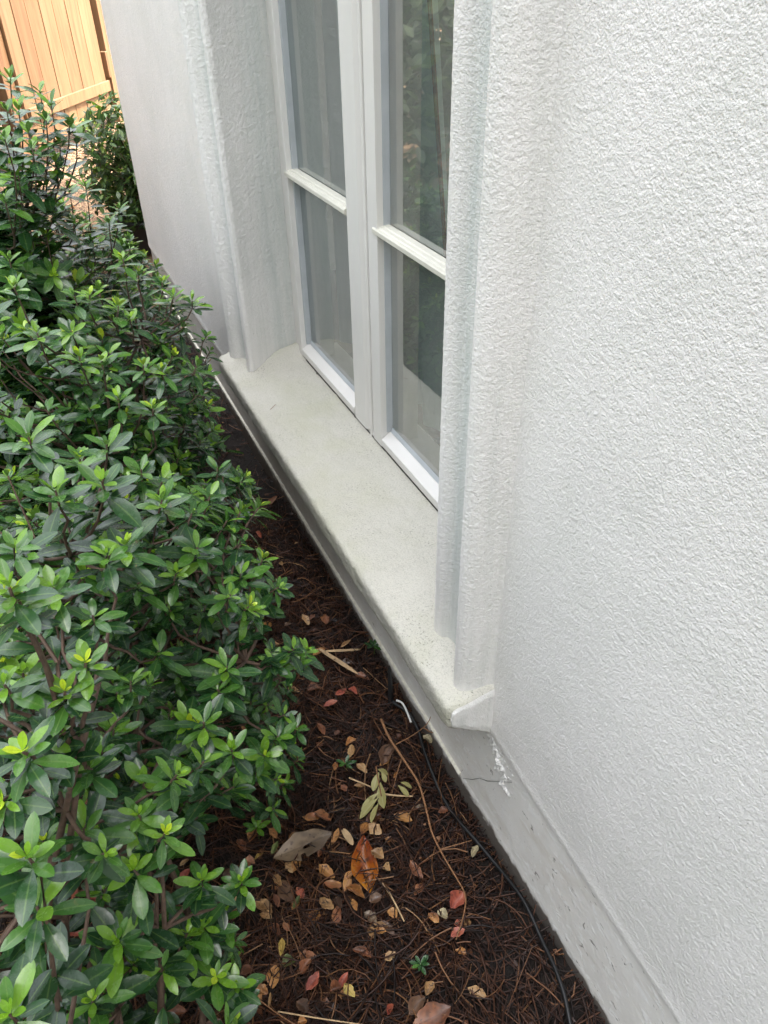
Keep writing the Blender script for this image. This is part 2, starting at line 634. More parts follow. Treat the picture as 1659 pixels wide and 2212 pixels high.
GREEN = [(0.0, (0.013, 0.042, 0.016)), (0.35, (0.026, 0.082, 0.024)), (0.6, (0.072, 0.185, 0.026)), (0.82, (0.23, 0.42, 0.03)), (1.0, (0.50, 0.62, 0.04))]
M['azalea'] = leaf_mat('azalea_leaf', GREEN, 0.24, 0.20, (0.16, 0.26, 0.07), back=(0.10, 0.17, 0.08), blotch=((0.16, 0.13, 0.04), 70, 0.70))
M['nandina'] = leaf_mat('pointed_shrub_leaf', [(0.0, (0.018, 0.04, 0.015)), (0.5, (0.05, 0.11, 0.025)), (1.0, (0.18, 0.27, 0.04))], 0.4, 0.3)
M['treeleaf'] = leaf_mat('tree_leaf', [(0.0, (0.015, 0.035, 0.012)), (0.5, (0.035, 0.07, 0.02)), (1.0, (0.08, 0.12, 0.03))], 0.45, 0.3)
DRY = {
    'tan': [(0.0, (0.30, 0.15, 0.05)), (0.5, (0.48, 0.25, 0.08)), (1.0, (0.55, 0.34, 0.14))],
    'orange': [(0.0, (0.34, 0.10, 0.02)), (0.5, (0.50, 0.20, 0.035)), (1.0, (0.58, 0.28, 0.06))],
    'red': [(0.0, (0.22, 0.03, 0.018)), (0.5, (0.42, 0.075, 0.035)), (1.0, (0.50, 0.14, 0.06))],
    'rust': [(0.0, (0.14, 0.045, 0.018)), (0.5, (0.27, 0.085, 0.028)), (1.0, (0.38, 0.15, 0.05))],
    'brown': [(0.0, (0.07, 0.035, 0.02)), (0.5, (0.13, 0.06, 0.03)), (1.0, (0.19, 0.095, 0.045))],
    'yellow': [(0.0, (0.42, 0.25, 0.04)), (0.5, (0.58, 0.38, 0.06)), (1.0, (0.64, 0.48, 0.10))],
    'cream': [(0.0, (0.45, 0.36, 0.18)), (0.5, (0.58, 0.48, 0.27)), (1.0, (0.62, 0.54, 0.32))],
    'green': [(0.0, (0.08, 0.11, 0.02)), (0.5, (0.15, 0.19, 0.04)), (1.0, (0.24, 0.27, 0.06))],
    'grey': [(0.0, (0.13, 0.08, 0.045)), (0.5, (0.24, 0.155, 0.085)), (1.0, (0.31, 0.21, 0.12))],
    'glossy': [(0.0, (0.20, 0.035, 0.008)), (0.5, (0.36, 0.11, 0.012)), (1.0, (0.48, 0.20, 0.02))],
}
for k in DRY:
    if k != 'glossy':
        DRY[k] = [(p_, tuple(0.9 * (0.86 * v + 0.14 * sum(c_) / 3) for v in c_)) for p_, c_ in DRY[k]]
        DRY[k].insert(1, (0.25, tuple(0.55 * v for v in DRY[k][1][1])))
for k, st in DRY.items():
    M['dry_' + k] = leaf_mat('fallen_leaf_' + k, st, 0.22 if k == 'glossy' else 0.42, 0.12, tuple(0.6 * v for v in st[1][1]), 0.1,
                             blotch=((0.05, 0.025, 0.015), 110 if k != 'glossy' else 60, 0.60))


def soil_mat():
    m, nt, b = new_mat('dark_damp_soil')
    p = pos(nt)
    n = tex_noise(nt, 38, 6, 0.7, 0.5, p)
    n2 = tex_noise(nt, 3.0, 4, 0.6, 0.3, p)
    c = ramp(nt, n.outputs[0], [(0.3, (0.006, 0.004, 0.003)), (0.55, (0.016, 0.010, 0.007)), (0.75, (0.035, 0.02, 0.012))])
    # paler dry litter far off by the gate
    g = N_(nt, 'ShaderNodeNewGeometry')
    s = N_(nt, 'ShaderNodeSeparateXYZ')
    L_(nt, g.outputs['Position'], s.inputs[0])
    a = N_(nt, 'ShaderNodeMath', operation='MULTIPLY_ADD')
    L_(nt, n2.outputs[0], a.inputs[0])
    a.inputs[1].default_value = 1.5
    L_(nt, s.outputs[1], a.inputs[2])
    mr = N_(nt, 'ShaderNodeMapRange')
    mr.inputs[1].default_value = 4.6
    mr.inputs[2].default_value = 6.0
    L_(nt, a.outputs[0], mr.inputs[0])
    c2 = ramp(nt, n.outputs[0], [(0.3, (0.05, 0.03, 0.018)), (0.5, (0.20, 0.12, 0.065)), (0.7, (0.42, 0.27, 0.15))])
    c = mix(nt, mr.outputs[0], c, c2)
    L_(nt, c, b.inputs['Base Color'])
    b.inputs['Roughness'].default_value = 0.75
    bump(nt, b, n.outputs[0], 1.0, 0.02)
    return m


M['soil'] = soil_mat()


def needle_mat():
    m, nt, b = new_mat('pine_needle')
    t = N_(nt, 'ShaderNodeAttribute', attribute_name='tint')
    c = ramp(nt, t.outputs['Fac'], [(0.0, (0.010, 0.005, 0.004)), (0.35, (0.046, 0.016, 0.008)), (0.55, (0.118, 0.046, 0.020)), (0.75, (0.22, 0.105, 0.047)), (1.0, (0.42, 0.26, 0.13))])
    L_(nt, c, b.inputs['Base Color'])
    b.inputs['Roughness'].default_value = 0.42
    b.inputs['Specular IOR Level'].default_value = 0.4
    return m


M['needle'] = needle_mat()


def wood_mat(name, tone=1.0):
    m, nt, b = new_mat(name)
    g = N_(nt, 'ShaderNodeTexCoord')
    mp = N_(nt, 'ShaderNodeMapping')
    mp.inputs['Scale'].default_value = (9, 9, 0.8)
    L_(nt, g.outputs['Object'], mp.inputs[0])
    n = tex_noise(nt, 2.0, 5, 0.6, 1.2, mp.outputs[0])
    t = N_(nt, 'ShaderNodeAttribute', attribute_name='tint')
    c = ramp(nt, n.outputs[0], [(0.3, (0.42 * tone, 0.20 * tone, 0.08 * tone)), (0.5, (0.58 * tone, 0.32 * tone, 0.14 * tone)), (0.72, (0.66 * tone, 0.41 * tone, 0.21 * tone))])
    c = mix(nt, t.outputs['Fac'], c, mix(nt, 1.0, c, (0.80, 0.68, 0.58), 'MULTIPLY'))
    mp2 = N_(nt, 'ShaderNodeMapping')
    mp2.inputs['Scale'].default_value = (5, 5, 3)
    L_(nt, g.outputs['Object'], mp2.inputs[0])
    kn = tex_noise(nt, 2.2, 1, 0.3, 0.2, mp2.outputs[0])
    c = mix(nt, ramp(nt, kn.outputs[0], [(0.70, 0.0), (0.74, 0.7)]), c, (0.16, 0.075, 0.03))
    L_(nt, c, b.inputs['Base Color'])
    b.inputs['Roughness'].default_value = 0.65
    bump(nt, b, n.outputs[0], 0.2, 0.004)
    return m


M['wood'] = wood_mat('new_cedar_board', 0.27)

# ---------------------------------------------------------------- ground
gx = np.concatenate([np.linspace(-60, -2, 20)[:-1], np.linspace(-2, 1.0, 151)[:-1], np.linspace(1.0, 60, 20)])
gy = np.concatenate([np.linspace(-60, -0.5, 20)[:-1], np.linspace(-0.5, 5, 276)[:-1], np.linspace(5, 12, 71)[:-1], np.linspace(12, 80, 16)])
GX, GY = np.meshgrid(gx, gy, indexing='ij')
GP = np.stack([GX, GY, np.zeros_like(GX)], -1).reshape(-1, 3)
GZ = ground_h(GP[:, 0], GP[:, 1]) + 0.012 * noise(GP, 22, 4) + 0.02 * noise(GP, 5, 6)
GP[:, 2] = GZ - 0.012
me = make_mesh('ground', GP, grid(len(gx), len(gy)))
ground = link('ground', me, M['soil'])
tag(ground, kind='structure')

# ---------------------------------------------------------------- house
house = thing('house', 'white stucco house wall with a moulded window recess and grey concrete foundation', 'house', (0.535, 1.56, 0.0))

XW = 0.535
zs_near = np.concatenate([np.arange(0.27, 1.52, 0.0019), np.linspace(1.53, 5.6, 40)])
zs_far = np.concatenate([np.arange(0.22, 1.52, 0.0034), np.linspace(1.53, 5.6, 40)])


def near_bottom(path):
    return np.interp(path[:, 1], [-1.5, 0.226, 0.457, 0.73], [0.27, 0.275, 0.286, 0.306])


def lip(P):
    """the render ends in a soft rounded bottom edge."""
    zb = P[:, :1, 2]
    d = P[..., 2] - zb
    return -0.004 * np.clip(1 - d / 0.008, 0, 1) ** 2 + 0.0015 * np.exp(-((d - 0.02) / 0.012) ** 2)


# near wall
pth = smooth_path([(XW, -2.5), (XW, 0.76)], lambda k: 0.06 if k[1] < 0.12 else 0.0019)
sheet('wall', pth, zs_near, M['stucco'], house, 0.00066, near_bottom, mod=lip)

near_prof = [(0.541, 0.742), (0.536, 0.749), (0.526, 0.7515), (0.505, 0.756), (0.488, 0.762), (0.479, 0.770), (0.4755, 0.780), (0.478, 0.791),
             (0.487, 0.801), (0.500, 0.808), (0.514, 0.8125), (0.5235, 0.818), (0.525, 0.83), (0.525, 0.876), (0.523, 0.890), (0.514, 0.899), (0.508, 0.909),
             (0.507, 0.919), (0.510, 0.929), (0.517, 0.934), (0.528, 0.937), (0.56, 0.94), (0.705, 0.955)]
pth = smooth_path(near_prof, lambda k: 0.002 if k[0] < 0.53 else 0.004)
pth = blur_path(pth, 3)
zs = np.concatenate([np.arange(0.40, 1.52, 0.0019), np.linspace(1.53, 5.6, 40)])
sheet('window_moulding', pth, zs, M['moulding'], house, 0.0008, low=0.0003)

far_prof = [(0.705, 2.252), (0.60, 2.225), (0.535, 2.198), (0.515, 2.188), (0.504, 2.19), (0.499, 2.20), (0.501, 2.211), (0.512, 2.220), (0.521, 2.228),
            (0.522, 2.25), (0.521, 2.290), (0.508, 2.303), (0.488, 2.312), (0.478, 2.325), (0.476, 2.34), (0.482, 2.352), (0.500, 2.360), (0.52, 2.364), (0.54, 2.372)]
pth = smooth_path(far_prof, lambda k: 0.0028)
pth = blur_path(pth, 2)
zs = np.concatenate([np.arange(0.40, 1.52, 0.0028), np.linspace(1.53, 5.6, 40)])
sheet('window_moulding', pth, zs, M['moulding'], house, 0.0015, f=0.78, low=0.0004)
pth = smooth_path([(XW, 2.355), (XW, 4.345), (0.54, 4.358), (0.552, 4.364), (0.70, 4.364), (6.0, 4.364)], lambda k: 0.004 if (k[1] < 4.37 and k[0] < 0.6) else 0.1)
sheet('wall', pth, zs_far, M['stucco'], house, 0.0012, f=0.75, zbot=lambda p: np.full(len(p), 0.235), mod=lip)

# wall over the window, back and side walls, roof
mb = MB()
mb.box((0.512, 0.93, 2.35), (0.72, 2.26, 5.6))
mb.build('lintel', M['stucco'], house)
mb = MB()
mb.box((XW, -2.52, 0.0), (6.0, -2.50, 5.6))
mb.box((6.0, -2.52, 0.0), (6.02, 4.364, 0.7))  # opening added in this unseen wall to let sky light into the room
mb.box((6.0, -2.52, 2.4), (6.02, 4.364, 5.6))
mb.box((6.0, -2.52, 0.7), (6.02, -1.6, 2.4))
mb.box((6.0, 3.4, 0.7), (6.02, 4.364, 2.4))
mb.build('back_wall', M['stucco'], house)
mb = MB()
mb.box((0.40, -2.7, 5.602), (6.2, 4.5, 5.69))
mb.prism([(0.40, 5.691), (6.2, 5.691), (3.3, 6.9)], 1, -2.7, 4.5)
mb.build('roof', M['roof'], house)

# foundation: smooth painted upper pour over a rougher lower pour with a pale ledge
fy = np.concatenate([np.linspace(-2.5, 0.1, 14)[:-1], np.arange(0.1, 4.35, 0.008)])
fz = np.array([-0.25, -0.1, -0.02, 0.0, 0.01, 0.02, 0.028, 0.036, 0.042, 0.047, 0.05, 0.053, 0.056, 0.062, 0.07, 0.085, 0.10, 0.12, 0.14, 0.16, 0.18, 0.2, 0.22, 0.24, 0.26, 0.28, 0.30, 0.32])
FY, FZ = np.meshgrid(fy, fz, indexing='ij')
P = np.stack([np.zeros_like(FY), FY, FZ], -1).reshape(-1, 3)
wob = 0.010 * noise(P * [1, 1, 0], 3.1, 7) + 0.006 * noise(P * [1, 1, 0], 31, 8)
ledge = 1 / (1 + np.exp((P[:, 2] - (0.051 + wob * np.clip((1.6 - P[:, 1]) * 1.2, 0.12, 1.0))) / 0.0016))
depth = np.interp(P[:, 1], [0.2, 0.75, 1.1, 4], [0.0, 0.0008, 0.006, 0.006])
P[:, 0] = 0.5415 - depth * ledge + 0.0012 * noise(P, 14, 2) - 0.002 * np.clip(noise(P, 45, 9) - 0.1, 0, 1) * (P[:, 2] < 0.05)
me = make_mesh('foundation', P, grid(len(fy), len(fz)))
found = link('foundation', me, M['concrete'], house)
mb = MB()
mb.box((0.542, 4.345, -0.2), (6.0, 4.352, 0.25))
mb.build('foundation', M['concrete'], house)
by = np.arange(0.84, 4.3, 0.004)
bp = np.stack([by * 0, by, by * 0], 1)
bt = 0.0012 + 0.0035 * np.clip(0.5 + 1.6 * noise(bp, 45, 31) + 0.9 * noise(bp, 14, 32), 0, 1.2) * np.clip((by - 0.84) * 2.5, 0.0, 1)
bz_ = 0.0535 + 0.010 * noise(bp, 3.1, 7) * np.clip((1.6 - by) * 1.2, 0.12, 1.0) + 0.0015 * noise(bp, 60, 33)
V = np.stack([np.stack([0.541 + 0 * by, by, bz_ + bt], 1), np.stack([0.541 - 0.0065 - 0.3 * bt, by, bz_ + 0.3 * bt], 1), np.stack([0.541 - 0.0065 - 0.3 * bt, by, bz_ - 0.5 * bt], 1), np.stack([0.541 + 0 * by, by, bz_ - bt - 0.001], 1)], 1).reshape(-1, 3)
link('mortar_bead', make_mesh('mortar_bead', V, grid(len(by), 4)), M['bead'], found)
# hairline crack running up the foundation
cr = [(1000, 1681), (1020, 1684), (1036, 1681), (1052, 1687), (1075, 1688), (1106, 1690)]
pts = []
for px, py in cr:
    r = ray(px, py)
    t = 0.5402 / r[0]
    pts.append(CAM + r * t)
mb = MB()
mb.tube(pts, [0.0003, 0.0006, 0.0004, 0.0006, 0.0004, 0.0003], 5)
mb.build('crack', M['gap'], found)

# window sill
sy = np.arange(0.742, 2.372, 0.0045)
yc0, yc1 = 0.742, 2.37
prof = [(0.72, 0.462), (0.68, 0.452), (0.62, 0.444), (0.54, 0.437), (0.46, 0.4315), (0.446, 0.429), (0.4405, 0.4235), (0.4395, 0.41), (0.4405, 0.384), (0.443, 0.374), (0.449, 0.368), (0.50, 0.335), (0.548, 0.300)]
prof = blur_path(smooth_path(prof, lambda k: 0.003), 3)
n, m = len(sy), len(prof)
P = np.zeros((n, m, 3))
rnd = 0.014
for i, y in enumerate(sy):
    e = min(y - yc0, yc1 - y)
    k = 1.0 if e > rnd else math.sqrt(max(0.0, 1 - (1 - e / rnd) ** 2)) * 0.5 + 0.5
    c = np.array([0.60, 0.40])
    q = prof.copy()
    front = np.clip((0.54 - q[:, 0]) / 0.1, 0, 1)
    ins = (1 - k) * 0.016
    q[:, 0] += ins * front * 1.0
    q[:, 1] -= ins * 0.8 * (q[:, 1] > 0.40)
    q[:, 1] += ins * 0.8 * (q[:, 1] < 0.40) * 0.6
    P[i, :, 0] = q[:, 0]
    P[i, :, 1] = y
    P[i, :, 2] = q[:, 1]
# lump where the far reveal and the sill run together, upturned far lip, gently uneven top
top = np.clip((P[..., 2] - 0.415) / 0.01, 0, 1)
P[..., 2] += top * (0.030 * np.exp(-((P[..., 1] - 2.235) / 0.045) ** 2) * np.clip((P[..., 0] - 0.50) / 0.1, 0, 1)
                    + 0.016 * np.exp(-((P[..., 1] - 2.365) / 0.03) ** 2) * np.clip((P[..., 0] - 0.46) / 0.05, 0, 1)
                    + 0.010 * np.exp(-((P[..., 1] - 0.752) / 0.02) ** 2) * np.clip((P[..., 0] - 0.48) / 0.05, 0, 1))
flat = P.reshape(-1, 3)
h = stucco(flat, 0.0011, 0.8) * np.where(flat[:, 0] < 0.455, 1.9, 1.0) + 0.0022 * noise(flat, 40, 15)
und = np.clip((0.37 - flat[:, 2]) / 0.02, 0, 1)
h = h + und * 0.006 * noise(flat, 60, 12) + 0.003 * noise(flat, 14, 13)
tu = np.gradient(P, axis=0).reshape(-1, 3)
tv = np.gradient(P, axis=1).reshape(-1, 3)
nrm = np.cross(tu, tv)
nrm /= np.linalg.norm(nrm, axis=1)[:, None] + 1e-12
flat = flat - nrm * h[:, None] * (1 if nrm[5 * m + 20, 2] < 0 else -1)
V = list(flat)
F = grid(n, m)
# end caps
me = make_mesh('window_sill', np.array(V), F)
sill = link('window_sill', me, M['sill'], house)
# rough end faces of the sill (the ears)
for yy, idx, sgn in ((yc0, 0, -1), (yc1, n - 1, 1)):
    ring = flat.reshape(n, m, 3)[idx]
    kf = int(np.argmin(ring[:, 0] + 0.15 * np.abs(ring[:, 2] - 0.40)))
    cols_, rows = 48, 30

    def resample(A, k_):
        d_ = np.concatenate([[0], np.cumsum(np.linalg.norm(np.diff(A, axis=0), axis=1))])
        return np.stack([np.interp(np.linspace(0, d_[-1], k_), d_, A[:, c_]) for c_ in range(3)], 1)
    up_ = resample(ring[:kf + 1][::-1], cols_)
    up_ = up_[up_[:, 0] < 0.60]
    lo_ = resample(ring[kf:], len(up_))
    tt_ = np.linspace(0, 1, rows)[None, :, None]
    Q = up_[:, None] * (1 - tt_) + lo_[:, None] * tt_
    q = Q.reshape(-1, 3).copy()
    ew = np.minimum(1, np.minimum(np.arange(rows), np.arange(rows)[::-1]) / 4.0)
    q[:, 1] += sgn * np.tile(ew, len(up_)) * (0.004 + stucco(q, 0.0010) + 0.003 * noise(q, 30, 14))
    me = make_mesh('sill_end', q, grid(len(up_), rows))
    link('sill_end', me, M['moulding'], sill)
# rough patch of render smeared on the foundation under the near ear
gy_ = np.linspace(0.655, 0.765, 70)
gz_ = np.linspace(0.20, 0.315, 70)
GY_, GZ_ = np.meshgrid(gy_, gz_, indexing='ij')
q = np.stack([np.zeros_like(GY_), GY_, GZ_], -1).reshape(-1, 3)
ax_ = 0.735 - (0.315 - q[:, 2]) * 0.45
body = 0.0065 - 0.010 * np.abs(q[:, 1] - ax_) / 0.05 * (0.55 + (0.315 - q[:, 2]) * 6) - 0.05 * np.clip(0.245 - q[:, 2], 0, 1)
hgt = body - 0.0015 + 0.010 * noise(q, 55, 3) + 0.006 * noise(q, 150, 4) + 0.003 * noise(q, 320, 6)
q[:, 0] = 0.5425 - np.clip(hgt, -0.004, 0.010)
me = make_mesh('render_patch', q, grid(70, 70))
link('render_patch', me, M['stucco'], found)

# ---------------------------------------------------------------- window
win = tag(bpy.data.objects.new('window', None))
COL.objects.link(win)
win.parent = house
win.location = (0.68 - 0.535, 0.0, 0.45)
XF = 0.680
ZB, ZT = 0.449, 2.35
Y0, Y1 = 0.957, 2.262                      # frame near / far
GL = (1.742, 2.172)                        # far glass
GR = (1.016, 1.556)                        # near glass
ZG = 0.500                                 # glass bottom
mb = MB()
# outer frame posts (stepped), head
def post(y0, y1, x0=XF, x1=0.735):
    mb.box((x0, y0, ZB), (x1, y1, ZT))
post(2.205, 2.252, XF + 0.004)
post(Y0, 0.985, XF + 0.004)
mb.box((XF + 0.006, 0.985, ZB), (0.735, 2.205, ZB + 0.012))
mb.box((XF + 0.004, 0.985, 2.31), (0.735, 2.205, ZT))
# far sash stile and near sash stile against the frame
mb.build('frame', M['frame'], win, bevel=0.0015)
mb = MB()
mb.box((XF - 0.002, GL[1] + 0.004, ZB + 0.013), (0.728, 2.203, 2.309))          # far stile
mb.prism([(XF - 0.002, 1.655), (XF - 0.002, 1.728), (XF + 0.006, 1.742), (0.728, 1.742), (0.728, 1.640), (XF + 0.012, 1.640)], 2, ZB + 0.013, 2.309)
mb.prism([(XF + 0.004, 0.4625), (XF - 0.002, 0.4665), (XF - 0.002, 0.485), (XF + 0.022, 0.501), (0.728, 0.501), (0.728, 0.4625)], 1, 1.7425, GL[1] + 0.0035)
mb.box((XF - 0.002, 1.7425, 2.26), (0.728, GL[1] + 0.0035, 2.309))
mb.build('sash', M['frame'], win, bevel=0.0012)
mb = MB()
mb.box((XF - 0.002, 0.987, ZB + 0.013), (0.728, GR[0] - 0.004, 2.309))
mb.prism([(XF - 0.002, 1.602), (XF + 0.012, 1.617), (0.728, 1.617), (0.728, 1.552), (XF - 0.002, 1.552)], 2, ZB + 0.013, 2.309)
mb.prism([(XF + 0.004, 0.4625), (XF - 0.002, 0.4665), (XF - 0.002, 0.485), (XF + 0.022, 0.501), (0.728, 0.501), (0.728, 0.4625)], 1, GR[0] - 0.0035, 1.5515)
mb.box((XF - 0.002, GR[0] - 0.0035, 2.26), (0.728, 1.5515, 2.309))
mb.build('sash', M['frame'], win, bevel=0.0012)
mb = MB()
mb.prism([(XF + 0.004, 1.626), (XF + 0.001, 1.629), (XF + 0.001, 1.633), (XF + 0.004, 1.636), (0.72, 1.636), (0.72, 1.626)], 2, ZB + 0.004, 2.309)
mb.build('mullion', M['frame'], win)
mb = MB()
mb.box((0.7005, 1.6175, ZB + 0.013), (0.722, 1.6395, 2.309))
mb.build('mullion_gap', M['gap'], win)
# glazing seals
for a, b in (GL, GR):
    mb = MB()
    mb.box((0.694, b - 0.006, ZG + 0.002), (0.712, b + 0.003, 2.2595))
    mb.box((0.694, a - 0.003, ZG + 0.002), (0.712, a + 0.010, 2.2595))
    mb.prism([(0.704, 0.5015), (0.7075, 0.5015), (0.712, 0.512), (0.7095, 0.512)], 1, a + 0.0105, b - 0.0065)
    mb.build('glazing_seal', M['seal'], win)
    mb = MB()
    V_ = np.array([[0.7100, a, ZG], [0.7100, b, ZG], [0.7100, b, 2.262], [0.7100, a, 2.262]])
    link('pane', make_mesh('pane', V_, np.array([[0, 3, 2, 1]]), False), M['glass'], win)
# muntins with a moulded profile
zc = 1.0115
for a, b in ((1.738, 2.188), (GR[0] - 0.005, 1.573)):
    mb = MB()
    pr = [(0.7075, zc - 0.017), (0.694, zc - 0.0165), (0.692, zc - 0.0125), (0.682, zc - 0.0115), (0.6765, zc - 0.008), (0.675, zc - 0.006), (0.675, zc + 0.005),
          (0.6775, zc + 0.009), (0.682, zc + 0.0105), (0.684, zc + 0.0135), (0.692, zc + 0.0145), (0.694, zc + 0.018), (0.7075, zc + 0.019)]
    pr = [(x_, zc + (z_ - zc) * 0.76) for x_, z_ in pr]
    mb.prism(pr, 1, a, b)
    mb.build('muntin', M['muntin'], win)
# cracked dark caulk line where the frame meets the sill
cy = np.arange(0.96, 2.25, 0.003)
w = 0.0003 + 0.010 * np.clip(noise(np.stack([cy * 0, cy, cy * 0], 1), 33, 3) - 0.2, 0, 1) * 2.2 + 0.0006 * noise(np.stack([cy * 0, cy, cy * 0], 1), 150, 6)
zz = 0.4545
V = np.concatenate([np.stack([0.6845 + 0 * cy, cy, zz + 0.0015 + 0 * cy], 1), np.stack([0.6825 - w, cy, zz - 0.001 + 0 * cy], 1)])
nC = len(cy)
F = np.stack([np.arange(nC - 1), np.arange(1, nC), nC + np.arange(1, nC), nC + np.arange(nC - 1)], 1)
link('caulk', make_mesh('caulk', V, F), M['gap'], win)
# interior post, stool and room
mb = MB()
mb.box((0.73, 1.585, 0.44), (0.80, 1.70, 2.36))
mb.box((0.73, 0.90, 0.43), (0.80, 0.985, 2.36))
mb.box((0.73, 2.205, 0.43), (0.80, 2.30, 2.36))
mb.build('inner_post', M['stool'], win)
mb = MB()
mb.box((0.7285, 0.90, 0.395), (0.845, 2.30, 0.4285))
mb.build('stool', M['stool'], win, bevel=0.004)
mb = MB()
mb.box((0.80, -2.4, 0.0), (0.82, 0.90, 2.7))
mb.box((0.80, 2.30, 0.0), (0.82, 4.2, 2.7))
mb.box((0.80, 0.9, 0.0), (0.82, 2.3, 0.394))
mb.box((0.80, 0.9, 2.36), (0.82, 2.3, 2.7))
mb.box((5.9, -2.4, 0.0), (5.92, 4.2, 0.7))  # wide gap added above this strip so outside light reaches the curtain
mb.box((5.9, -2.4, 2.4), (5.92, 4.2, 2.7))
mb.box((0.80, -2.42, 0.0), (5.92, -2.4, 2.7))
mb.box((0.80, 4.2, 0.0), (5.92, 4.22, 2.7))
mb.box((0.80, -2.42, 2.7), (5.92, 4.22, 2.72))
mb.build('room', M['interior'], house)
mb = MB()
mb.box((0.80, -2.42, -0.05), (5.92, 4.22, -0.001))
mb.build('room_floor', M['floor'], house)

# curtain hanging inside
cu = thing('curtain', 'teal grey curtain with a red brown edge hanging inside the window', 'curtain', (0.88, 1.9, 0.40))
yy = np.linspace(1.62, 2.36, 150)
zc_ = np.linspace(0.45, 2.42, 30)
YY, ZZ = np.meshgrid(yy, zc_, indexing='ij')
XX = 0.868 + 0.024 * np.sin(YY * 46 + 0.6 * np.sin(YY * 9)) * (1 - 0.25 * (ZZ - 0.4) / 2) + 0.006 * np.sin(YY * 110 + ZZ)
flare = (2.36 - YY) / 0.74
YYs = YY + 0.20 * flare * (ZZ - 1.2)
P = np.stack([XX, YYs, ZZ], -1)
me = make_mesh('cloth', P.reshape(-1, 3), grid(len(yy), len(zc_)))
link('cloth', me, M['curtain'], cu)
mb = MB()
mb.tube(P[0] + [-.002, -.002, 0], 0.005, 6)
mb.build('braid', M['trim_red'], cu, smooth=True)

# ---------------------------------------------------------------- leaves and shrubs
TU = np.array([0, 0.16, 0.38, 0.6, 0.8, 0.93, 1.0])
TW = np.array([0.07, 0.42, 0.86, 1.0, 0.80, 0.42, 0.03])


def leaf_cloud(P, D, U, L, wid, tint, bend=0.25, fold=0.18, TWp=TW):
    """arrays: P base (n,3), D direction, U approximate leaf normal, L length, wid relative half width, tint."""
    n = len(P)
    D = D / (np.linalg.norm(D, axis=1)[:, None] + 1e-9)
    S = np.cross(D, U)
    S /= np.linalg.norm(S, axis=1)[:, None] + 1e-9
    Nn = np.cross(S, D)
    a = np.array([-1.0, 0.0, 1.0])
    k = len(TU)
    V = np.zeros((n, k, 3, 3))
    bend = np.broadcast_to(bend, (n,))
    for i in range(k):
        for j in range(3):
            off = D * (L * TU[i])[:, None] + S * (L * wid * TWp[i] * a[j])[:, None]
            off = off + Nn * (L * (-bend * TU[i] ** 2 * 0.6 + fold * abs(a[j]) * TWp[i] * wid))[:, None]
            V[:, i, j] = P + off
    q = grid(k, 3)
    F = (q[None] + (np.arange(n) * k * 3)[:, None, None]).reshape(-1, 4)
    tt = np.repeat(tint, k * 3)
    ac = np.tile(np.tile(a, k), n)
    return V.reshape(-1, 3), F, tt, ac


class Foliage:
    def __init__(s):
        s.p, s.d, s.u, s.l, s.w, s.t, s.b = [], [], [], [], [], [], []

    def leaf(s, p, d, u, l, w, t, b):
        s.p.append(p); s.d.append(d); s.u.append(u); s.l.append(l); s.w.append(w); s.t.append(t); s.b.append(b)

    def build(s, name, mat, parent, fold=0.18, TWp=TW):
        if not s.p:
            return None
        V, F, t, a = leaf_cloud(np.array(s.p), np.array(s.d), np.array(s.u), np.array(s.l), np.array(s.w), np.array(s.t), np.array(s.b), fold, TWp)
        me = make_mesh(name, V, F)
        attr(me, 'tint', t)
        attr(me, 'across', a)
        return link(name, me, mat, parent)


def basis(ax):
    ax = ax / np.linalg.norm(ax)
    t = np.array([0.3, 0.9, 0.1]) if abs(ax[2]) > 0.8 else np.array([0, 0, 1.0])
    a = np.cross(ax, t)
    a /= np.linalg.norm(a)
    return ax, a, np.cross(ax, a)


def rosette(rg, fol, young, P, ax, size, vig):
    """an azalea shoot tip: big spreading outer leaves, smaller inner ones, sometimes a bright new tuft."""
    ax, a, b = basis(ax)
    n = rg.integers(9, 14)
    ph = rg.random() * 6.28
    for k in range(n):
        f = k / (n - 1)                                 # 0 outer .. 1 inner
        th = ph + k * 2.399 + rg.normal() * 0.18
        el = math.radians(92 - 52 * f + rg.normal() * 9)
        rad = math.cos(th) * a + math.sin(th) * b
        d = math.sin(el) * rad + math.cos(el) * ax
        u = math.cos(el) * -rad + math.sin(el) * ax
        l = size * (1.18 - 0.62 * f) * (0.72 + 0.5 * rg.random())
        p = P - ax * (0.02 * (1 - f)) * (size / 0.04) + rad * 0.0015
        fol.leaf(p, d + [0, 0, -0.04], u, l, 0.155 + 0.065 * rg.random(), np.clip(0.25 + 0.43 * f + 0.12 * rg.normal() + 0.16 * vig, 0.02, 0.70), 0.05 + 0.6 * rg.random() ** 1.5)
    if vig > 0.25:
        m = rg.integers(3, 6)
        for k in range(m):
            th = ph + 1.1 + k * 2.2 + rg.normal() * 0.2
            el = math.radians(18 + 30 * rg.random())
            rad = math.cos(th) * a + math.sin(th) * b
            d = math.sin(el) * rad + math.cos(el) * ax
            u = math.cos(el) * -rad + math.sin(el) * ax
            young.leaf(P + ax * 0.002, d, u, size * (0.26 + 0.24 * rg.random()) * (0.7 + 0.5 * vig), 0.20 + 0.05 * rg.random(),
                       np.clip(0.58 + 0.42 * vig + 0.08 * rg.normal(), 0.5, 1.0), -0.1 + 0.2 * rg.random())


def bez(p0, p1, p2, n):
    t = np.linspace(0, 1, n)[:, None]
    return (1 - t) ** 2 * p0 + 2 * (1 - t) * t * p1 + t ** 2 * p2


